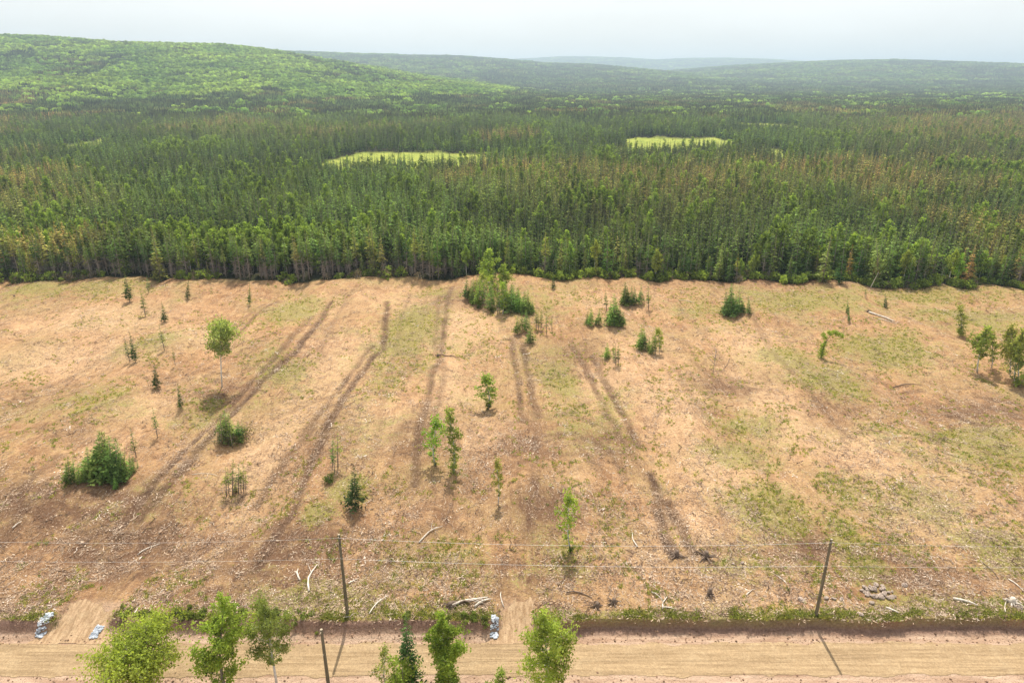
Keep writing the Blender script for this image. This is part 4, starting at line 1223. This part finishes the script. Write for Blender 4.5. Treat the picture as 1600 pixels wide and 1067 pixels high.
stump(1102, 870, 1.2, 'torn dark root clump right of the deep track ends', spread=1.3)
stump(932, 948, .9, 'dark hollow stump in the grass right of the narrow driveway')
stump(958, 942, .9, 'second dark stump right of the hollow one')
stump(1580, 942, 1.1, 'grey tilted stump in grass at the right border', 'log')
stump(684, 557, .8, 'dark stump where the branch crosses the paired tracks')
stump(703, 948, .9, 'dark stump at the left end of the slash pile')
stump(22, 443 + 20, .5, 'small stump on the far left by the forest')

# ------------------------------------------------------------------ scattered ground cover, litter and the forest mass
def source(name, me):
    o = bpy.data.objects.new(name, me)
    return o

def scatter(name, P, rot, scale, idx, tint, metas, label, cat=None):
    """one object whose points carry copies of the small meshes"""
    sc_col = bpy.data.collections.new(name + '_kinds')
    for k, me in enumerate(metas):
        o = bpy.data.objects.new('%s_kind_%03d' % (name, k), me)
        sc_col.objects.link(o)
    me = bpy.data.meshes.new(name)
    n = len(P)
    me.vertices.add(n)
    me.vertices.foreach_set('co', np.asarray(P, np.float32).ravel())
    a = me.attributes.new('rot', 'FLOAT_VECTOR', 'POINT'); a.data.foreach_set('vector', np.asarray(rot, np.float32).ravel())
    a = me.attributes.new('siz', 'FLOAT_VECTOR', 'POINT'); a.data.foreach_set('vector', np.asarray(scale, np.float32).ravel())
    a = me.attributes.new('idx', 'INT', 'POINT'); a.data.foreach_set('value', np.asarray(idx, np.int32))
    a = me.attributes.new('tint', 'FLOAT_VECTOR', 'POINT'); a.data.foreach_set('vector', np.asarray(tint, np.float32).ravel())
    me.update()
    o = link(name, me)
    ng = bpy.data.node_groups.new(name + '_scatter', 'GeometryNodeTree')
    ng.interface.new_socket('Geometry', in_out='INPUT', socket_type='NodeSocketGeometry')
    ng.interface.new_socket('Geometry', in_out='OUTPUT', socket_type='NodeSocketGeometry')
    N = ng.nodes; LK = ng.links.new
    gi = N.new('NodeGroupInput'); go = N.new('NodeGroupOutput')
    ci = N.new('GeometryNodeCollectionInfo'); ci.inputs['Collection'].default_value = sc_col
    ci.inputs['Separate Children'].default_value = True; ci.inputs['Reset Children'].default_value = True
    ip = N.new('GeometryNodeInstanceOnPoints'); ip.inputs['Pick Instance'].default_value = True
    def na(nm, dt):
        q = N.new('GeometryNodeInputNamedAttribute'); q.data_type = dt; q.inputs['Name'].default_value = nm; return q.outputs['Attribute']
    LK(gi.outputs[0], ip.inputs['Points']); LK(ci.outputs[0], ip.inputs['Instance'])
    LK(na('idx', 'INT'), ip.inputs['Instance Index'])
    er = N.new('FunctionNodeEulerToRotation'); LK(na('rot', 'FLOAT_VECTOR'), er.inputs[0]); LK(er.outputs[0], ip.inputs['Rotation'])
    LK(na('siz', 'FLOAT_VECTOR'), ip.inputs['Scale'])
    LK(ip.outputs[0], go.inputs[0])
    md = o.modifiers.new('scatter', 'NODES'); md.node_group = ng
    tag(o, label, cat, None, 'stuff')
    return o

def join_ct(C, T, name, leafm, barkm):
    g = Geo()
    g.v = C.v + T.v; g.m = [m * 0 for m in C.m] + [m * 0 + 1 for m in T.m]; g.a = C.a + T.a; g.h = C.h + T.h
    off = C.n
    g.f = C.f + [f + off for f in T.f]
    g.n = C.n + T.n
    return g.mesh(name, [leafm, barkm])

LOWC = []
for s in range(6):
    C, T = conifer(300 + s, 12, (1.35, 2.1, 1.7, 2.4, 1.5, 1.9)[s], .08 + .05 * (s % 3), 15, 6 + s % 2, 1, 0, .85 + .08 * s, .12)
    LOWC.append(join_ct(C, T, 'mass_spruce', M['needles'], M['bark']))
for s in range(3):
    C, T = limbtree(320 + s, 10, 2.1, .25, 14, 620, .34)
    LOWC.append(join_ct(C, T, 'mass_broadleaf', M['leaves'], M['bark']))
for s in range(2):
    C, T = conifer(340 + s, 13, 1.6, .40, 14, 7, 1, 1.0, .8, .12)
    LOWC.append(join_ct(C, T, 'mass_bare_spruce', M['needles'], M['twig']))

def tone(x, y, R):
    """tint for the forest: zones of dark, green, olive and brown trees, and broadleaf share"""
    n = len(x)
    a = fbm(x / 95.0, y / 140.0, 201, 4); b = fbm(x / 60.0, y / 90.0, 207, 3)
    px = 800 + FPX * x / (y * CT + CAM_H * ST)
    br = sstep(.52, .66, a)
    br = np.maximum(br, .9 * np.exp(-((px - 1020) / 300) ** 2 - ((y - 400) / 110) ** 2))
    br = np.maximum(br, .8 * np.exp(-((px - 60) / 130) ** 2 - ((y - 330) / 60) ** 2))
    br = np.maximum(br, .75 * np.exp(-((px - 1520) / 220) ** 2 - ((y - 900) / 500) ** 2))
    br = np.maximum(br, .6 * np.exp(-((px - 400) / 200) ** 2 - ((y - 800) / 150) ** 2))
    br = np.maximum(br, .10)
    br *= .35 + .65 * (R.rand(n) < .75)
    br *= (1 - sstep(1000, 1900, y) * .7)
    r = R.rand(n)[:, None]
    base = np.array(DARK) * 1.0 + (np.array(MID) - DARK) * r
    gr = sstep(.42, .62, b)[:, None]
    base = base * (1 - gr * .7) + np.array([.125, .20, .05]) * gr * .7
    tcol = np.array(OLIVE) * 1.25 * (1 - r) + np.array(BROWNT) * r
    out_ = base * (1 - br[:, None]) + tcol * br[:, None]
    out_ *= R.uniform(.5, 1.55, (n, 1))
    return out_

def leafy_share(x, y):
    hill = sstep(1150, 1500, y) * sstep(900, -100, x - .0 * y) * (far_z(x, y) > 14)
    patch = sstep(.74, .82, fbm(x / 32.0, y / 40.0, 221, 2)) * .75
    m = np.maximum(np.maximum(hill * .93, patch), .05)
    return m

R = np.random.RandomState(99)
def jitter_grid(y0, y1, sp, wide=.84, pad=40):
    ys = np.arange(y0, y1, sp)
    out_ = []
    for yv in ys:
        hw = wide * yv + pad
        xs = np.arange(-hw, hw, sp)
        out_.append(np.stack([xs + R.uniform(-.48, .48, len(xs)) * sp, yv + R.uniform(-.48, .48, len(xs)) * sp], 1))
    return np.concatenate(out_)
G1 = np.concatenate([jitter_grid(190, 430, 2.85), jitter_grid(430, 1000, 4.0)])
e_ = edge_y(G1[:, 0])
depth_cut = max([q[2] - float(edge_y(q[1])) for q in keep[:n_edge + 5]]) if n_edge else 0
G1 = G1[(G1[:, 1] > e_ + 4.5)]
er = np.array(edge_rest) if edge_rest else np.zeros((0, 2))
G1 = np.concatenate([G1, er])
x, y = G1[:, 0], G1[:, 1]
den = fbm(x / 35.0, y / 35.0, 231, 3)
den2 = fbm(x / 11.0, y / 14.0, 233, 3)
ok = (field_mask(x, y) < .35) & (R.rand(len(x)) < np.clip(.30 + 1.25 * den2 + .4 * (den - .5), .25, 1))
x, y = x[ok], y[ok]; n = len(x)
z = height(x, y)
lf = R.rand(n) < leafy_share(x, y)
hgt = 6.8 + 7.8 * R.rand(n) ** .8 + (fbm(x / 45.0, y / 45.0, 241, 3) - .5) * 9
idx = np.where(lf, 6 + R.randint(0, 3, n), R.randint(0, 6, n))
fe = (y < edge_y(x) + 22) & (x < 0)
idx = np.where(fe & ~lf, 9 + R.randint(0, 2, n), idx)
h0 = np.where(lf, 10.0, 12.0)
s = hgt / h0
ft = sstep(430, 1000, y) * .30 + 1
scl = np.stack([s * ft * R.uniform(.75, 1.35, n), s * ft * R.uniform(.75, 1.35, n), s * np.where(lf, .9, 1)], 1)
tn = tone(x, y, R)
tl = np.array([.20, .28, .06]) * R.uniform(.55, 1.2, (n, 1))
tn = np.where(lf[:, None], tl, tn)
rot = np.stack([R.uniform(-.04, .04, n), R.uniform(-.04, .04, n), R.uniform(0, 6.28, n)], 1)
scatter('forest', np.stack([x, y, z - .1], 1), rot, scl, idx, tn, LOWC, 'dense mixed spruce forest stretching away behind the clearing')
print('forest', n)

# distant canopy patches
def patch(seed, kind):
    R_ = np.random.RandomState(seed); g = Geo()
    Q = []; VAL = []; HH = []
    S_ = 26.0
    for i in range(46 if kind == 'c' else 17):
        cx, cy2 = R_.uniform(-S_ / 2, S_ / 2, 2)
        if kind == 'c':
            h = R_.uniform(9, 15); r = R_.uniform(1.5, 2.3); v = R_.uniform(.1, .9)
            a0 = R_.uniform(0, 6)
            for l in range(4):
                z0_ = h * (.25 + .19 * l); z1 = min(h * (.25 + .19 * l + .36), h); rr = r * (1 - l * .2)
                for j in range(5):
                    a = a0 + l + j * 2 * PI / 5; b_ = a + 2 * PI / 5 * .75
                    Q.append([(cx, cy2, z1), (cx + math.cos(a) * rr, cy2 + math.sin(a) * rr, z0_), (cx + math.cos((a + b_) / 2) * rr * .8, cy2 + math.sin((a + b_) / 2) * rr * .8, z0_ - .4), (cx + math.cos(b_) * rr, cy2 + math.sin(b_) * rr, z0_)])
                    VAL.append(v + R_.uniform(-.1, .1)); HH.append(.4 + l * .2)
        else:
            h = R_.uniform(8, 16); r = R_.uniform(2.8, 5.6); v = R_.uniform(0, 1); n_ = 40
            p = unit(R_.normal(0, 1, (n_, 3))); p[:, 2] = np.abs(p[:, 2]) * 1.0 - .15
            cpos = np.array([cx, cy2, h - r * .8]) + p * r * R_.uniform(.75, 1.05, (n_, 1)) * np.array([1, 1, .85])
            d1 = unit(np.cross(p, R_.normal(0, 1, (n_, 3)))); d2 = unit(np.cross(d1, p + R_.normal(0, .5, (n_, 3))))
            s1 = r * R_.uniform(.3, .5, (n_, 1))
            for q in np.stack([cpos - d1 * s1, cpos + d2 * s1 * .7, cpos + d1 * s1, cpos - d2 * s1 * .7], 1):
                Q.append(q.tolist()); VAL.append(v + R_.uniform(-.2, .2)); HH.append(.4)
    g.quads(np.array(Q, float), 0, np.clip(VAL, 0, 1), np.array(HH))
    return g.mesh('canopy_patch', [M['needles'] if kind == 'c' else M['leaves']])
PAT = [patch(400 + k, 'c') for k in range(5)] + [patch(420 + k, 'l') for k in range(4)]
G2 = []
for y0, y1, sp in ((985, 2700, 17), (2700, 6200, 34), (6200, 10800, 70)):
    q = jitter_grid(y0, y1, sp, .80, 30)
    G2.append(np.concatenate([q, np.full((len(q), 1), sp / 19.0)], 1))
G2 = np.concatenate(G2)
x, y, fs = G2.T
ok = field_mask(x, y) < .4
x, y, fs = x[ok], y[ok], fs[ok]; n = len(x)
z = height(x, y)
share = leafy_share(x, y)
share = np.where(y > 2700, np.clip(sstep(.42, .60, fbm(x / 420.0, y / 420.0, 261, 3)) * (far_z(x, y) > 25) * .7, .05, .9), share)
share *= .25 + .75 * sstep(.30, .52, fbm(x / 120.0, y / 160.0, 262, 3))
lf = R.rand(n) < share
idx = np.where(lf, 5 + R.randint(0, 4, n), R.randint(0, 5, n))
tn = tone(x, y, R)
bright = sstep(.30, .75, fbm(x / 110.0, y / 110.0, 271, 4))[:, None]
tl = (np.array([.19, .30, .075]) * (1 - bright) + np.array([.34, .45, .11]) * bright) * R.uniform(.75, 1.2, (n, 1))
tl = np.where(y[:, None] > 2700, tl * .72, tl)
tn = np.where(lf[:, None], tl, tn)
zs = np.minimum(fs, 1.35) * R.uniform(.8, 1.15, n)
scatter('distant_forest', np.stack([x, y, z - .5], 1), np.stack([np.zeros(n), np.zeros(n), R.uniform(0, 6.28, n)], 1), np.stack([fs, fs, zs], 1), idx, tn, PAT, 'far forest canopy covering the plain and the low hills')
print('patches', n)

# meadow bushes
x = R.uniform(-160, 240, 1500); y = R.uniform(440, 960, 1500)
ok = (field_mask(x, y) > .6) & (fbm(x / 12., y / 12., 281, 3) > .52); x, y = x[ok], y[ok]; n = len(x)
SHR = []
for k in range(3):
    C, T = broadleaf(500 + k, 1.6, .9, .05, 14, 16, .22, 2)
    SHR.append(join_ct(C, T, 'low_bush', M['leaves'], M['bark']))
scatter('meadow_bushes', np.stack([x, y, height(x, y)], 1), np.stack([x * 0, x * 0, R.uniform(0, 6, n)], 1), np.repeat(R.uniform(.4, 1.2, (n, 1)), 3, 1), R.randint(0, 3, n), np.array([.26, .30, .09]) * R.uniform(.7, 1.3, (n, 1)), SHR, 'low bushes dotted over the far yellow-green meadows')

# undergrowth along the forest edge
n = 1500
x = R.uniform(-190, 190, n); y = edge_y(x) + R.normal(.6, 1.4, n)
dens = fbm(x / 14., y * 0, 291, 3) + np.where(x > 0, .12, -.02)
ok = R.rand(n) < sstep(.36, .60, dens); x, y = x[ok], y[ok]; n = len(x)
grey = (R.rand(n) < np.where(x < 0, .45, .12))[:, None]
tn = np.where(grey, np.array([.20, .17, .13]), np.where(R.rand(n, 1) < .4, np.array(BRIGHT), np.array(LEAF) * .8)) * R.uniform(.7, 1.2, (n, 1))
C, T = broadleaf(510, 1.6, 1.1, .05, 24, 5, .2, 5); BRU = join_ct(C, T, 'edge_brush', M['leaves'], M['twig'])
scatter('undergrowth', np.stack([x, y, height(x, y) - .05], 1), np.stack([x * 0, x * 0, R.uniform(0, 6, n)], 1), np.repeat(R.uniform(.5, 1.7, (n, 1)), 3, 1), np.where(grey[:, 0], 3, R.randint(0, 3, n)), tn, SHR + [BRU], 'bushes and grey brush along the foot of the forest edge')

# weeds / grass tufts
def tuft(seed, n=26, hh=.20, r=.36):
    R_ = np.random.RandomState(seed); g = Geo(); Q = []
    for k in range(n):
        a = R_.uniform(0, 6.28); p = np.array([math.cos(a), math.sin(a), 0]) * R_.uniform(0, r); d = np.array([math.cos(a) * .5, math.sin(a) * .5, 1]) * hh * R_.uniform(.5, 1.2) + R_.uniform(-.1, .1, 3)
        sd = np.array([-math.sin(a), math.cos(a), 0]) * R_.uniform(.02, .06)
        Q.append([p - sd, p + sd, p + d * .6 + sd * 1.2, p + d])
    g.quads(np.array(Q), 0, R_.uniform(0, 1, n), np.full(n, .4)); return g.mesh('grass_tuft', [M['leaves']])
TUF = [tuft(600 + k) for k in range(4)]
n = 135000
t_ = R.rand(n); y = 62 + (205 - 62) * t_ ** 1.15; x = R.uniform(-1, 1, n) * (.82 * y + 24)
gmv = blobs(x, y, GREEN); by_ = bank_y(x); lipv = np.exp(-((y - by_ - .6) / .8) ** 2) * (1 - drive_mask(x, y))
nz = fbm(x / 5., y / 7., 601, 4) * .6 + fbm(x / 1.5, y / 1.5, 602, 2) * .4
pr = sstep(.47, .74, nz + gmv * .24 - .04 + .04 * (x > 0)) * .7
pr = np.where((y > by_ - .1) & (y < edge_y(x)), pr, 0) * (1 - drive_mask(x, y))
pr *= 1 - .7 * np.clip(track_mask(x, y) * 2, 0, 1)
ok = R.rand(n) < pr; x, y = x[ok], y[ok]
n2 = 3800; xl = R.uniform(-70, 70, n2); yl = bank_y(xl) + np.abs(R.normal(.25, .6, n2)); okl = (R.rand(n2) < (1 - drive_mask(xl, yl)) * sstep(.42, .62, fbm(xl / 3, yl / 3, 603, 3)))
x = np.concatenate([x, xl[okl]]); y = np.concatenate([y, yl[okl]]); n = len(x)
big = np.concatenate([np.zeros(n - okl.sum()), np.ones(okl.sum())])
gt = np.where(R.rand(n, 1) < .55, np.array([.40, .38, .13]), np.array([.26, .30, .09])) * R.uniform(.75, 1.2, (n, 1))
gt = np.where(big[:, None] > 0, np.array([.26, .28, .09]) * R.uniform(.6, 1.3, (n, 1)), gt)
scatter('grass', np.stack([x, y, height(x, y)], 1), np.stack([x * 0, x * 0, R.uniform(0, 6, n)], 1), np.repeat(R.uniform(.4, 1.1, (n, 1)) * (1 + .15 * big[:, None]), 3, 1), R.randint(0, 4, n), gt, TUF, 'green weeds and grass tufts coming up through the cleared soil', 'grass')
print('tufts', n)
# roadside bushes on the bank, left part and near side of the road
n = 2000
x = np.concatenate([R.uniform(-68, -1, 600), R.uniform(-90, 90, 1400)]); y = np.concatenate([bank_y(x[:600]) + R.normal(.2, .5, 600), R.uniform(26, 54.8, 1400)])
ok = (drive_mask(x, y) < .1) & (R.rand(n) < .5 * sstep(.50, .62, fbm(x / 4., y / 9., 611, 3))); x, y = x[ok], y[ok]; n = len(x)
scatter('bank_bushes', np.stack([x, y, height(x, y) - .05], 1), np.stack([x * 0, x * 0, R.uniform(0, 6, n)], 1), np.repeat(R.uniform(.15, .48, (n, 1)), 3, 1), R.randint(0, 3, n), np.array([.20, .25, .07]) * R.uniform(.6, 1.3, (n, 1)), SHR, 'low green bushes on the roadside bank')

# woody litter
def stick(seed, l, r, crook=.15):
    R_ = np.random.RandomState(seed); g = Geo(); P_ = [(-l / 2, 0, r), (-l / 6, R_.uniform(-crook, crook) * l, r * 1.5), (l / 6, R_.uniform(-crook, crook) * l, r * 2), (l / 2, R_.uniform(-.1, .1) * l, r)]
    g.tube(P_, [r, r, r * .8, r * .4], 0, 4, val=R_.uniform(.2, .9)); return g.mesh('stick', [M['mulch']])
def chips(seed, n=14, sp=.6, s=.10):
    R_ = np.random.RandomState(seed); g = Geo(); Q = []
    for k in range(n):
        p = np.append(R_.normal(0, sp, 2), R_.uniform(.0, .08)); a = R_.uniform(0, 6.28); d = np.array([math.cos(a), math.sin(a), R_.uniform(-.3, .5)]) * R_.uniform(.6, 2.6) * s; q = np.array([-math.sin(a), math.cos(a), R_.uniform(-.2, .4)]) * s * R_.uniform(.2, .5)
        Q.append([p - d, p - q, p + d, p + q])
    g.quads(np.array(Q), 0, R_.uniform(0, 1, n), np.full(n, 0)); return g.mesh('chips', [M['mulch']])
STK = [stick(700 + k, l, r) for k, (l, r) in enumerate(((1.2, .035), (2.0, .045), (.8, .03), (2.8, .055), (1.5, .03)))] + [chips(720 + k) for k in range(5)] + [chips(730 + k, 10, .5, .17) for k in range(2)]
n = 90000
t_ = R.rand(n); y = 62.5 + (205 - 62.5) * t_ ** 1.45; x = R.uniform(-1, 1, n) * (.82 * y + 24)
ok = (y > bank_y(x) + .1) & (y < edge_y(x)) & (drive_mask(x, y) < .2) & (R.rand(n) < .25 + .9 * sstep(.35, .62, fbm(x / 6., y / 8., 701, 4))); x, y = x[ok], y[ok]; n = len(x)
ok = np.hypot((x - cx_) / 3.4, (y - cy_) / 2.6) > 1; x, y = x[ok], y[ok]; n = len(x)
isst = R.rand(n) < .34
idx = np.where(isst, R.choice(5, n, p=[.3, .15, .35, .05, .15]), R.randint(5, 12, n))
pal = np.array([[.56, .44, .33], [.48, .36, .26], [.38, .27, .19], [.22, .145, .10], [.13, .085, .06], [.70, .60, .50]])
tn = pal[R.choice(6, n, p=[.11, .18, .27, .26, .16, .02])] * R.uniform(.85, 1.15, (n, 1))
ang = np.where(R.rand(n) < .6, R.normal(PI / 2, .6, n), R.uniform(0, 6.28, n))
scatter('wood_litter', np.stack([x, y, height(x, y) + .02], 1), np.stack([R.uniform(-.1, .1, n), R.uniform(-.15, .15, n), ang], 1), np.repeat(R.uniform(.4, 1.0, (n, 1)), 3, 1), idx, tn, STK, 'chopped sticks, bark and chips littering the cleared ground', 'slash')
print('litter', n)
# soil clods along road edges
n = 2000
x = R.uniform(-66, 66, n); y = np.where(R.rand(n) < .6, R.normal(61.8, .32, n), R.normal(56.2, .4, n)); y = np.where(R.rand(n) < .25, R.uniform(61.8, 63.2, n), y)
cl = rock_mesh(33, [M['mulch']]); 
at = cl.attributes.new('shade', 'FLOAT', 'POINT'); at.data.foreach_set('value', np.full(len(cl.vertices), .5, np.float32))
scatter('soil_clods', np.stack([x, y, height(x, y) + .02], 1), R.uniform(0, 6, (n, 3)), np.repeat(.03 + .13 * R.rand(n, 1) ** 4, 3, 1), np.zeros(n), np.array([.28, .18, .12]) * R.uniform(.5, 1.6, (n, 1)), [cl], 'small clods and stones along both edges of the road', 'clods')

# ------------------------------------------------------------------ haze
hm, t, out = mat('haze_air')
pv = nd(t, 'ShaderNodeVolumePrincipled')
pv.inputs['Color'].default_value = (.68, .86, 1.0, 1)
pv.inputs['Density'].default_value = 1.5e-4
pv.inputs['Anisotropy'].default_value = .5
t.links.new(pv.outputs[0], out.inputs['Volume'])
hx, hy0, hy1, hz0, hz1 = 13400, -460, 15300, -6, 345
V = [(-hx, hy0, hz0), (hx, hy0, hz0), (hx, hy1, hz0), (-hx, hy1, hz0), (-hx, hy0, hz1), (hx, hy0, hz1), (hx, hy1, hz1), (-hx, hy1, hz1)]
me = bpy.data.meshes.new('haze'); me.from_pydata(V, [], [(0, 3, 2, 1), (4, 5, 6, 7), (0, 1, 5, 4), (1, 2, 6, 5), (2, 3, 7, 6), (3, 0, 4, 7)]); me.materials.append(hm)
tag(link('haze', me), 'thin pale summer haze over the valley', None, None, 'stuff')
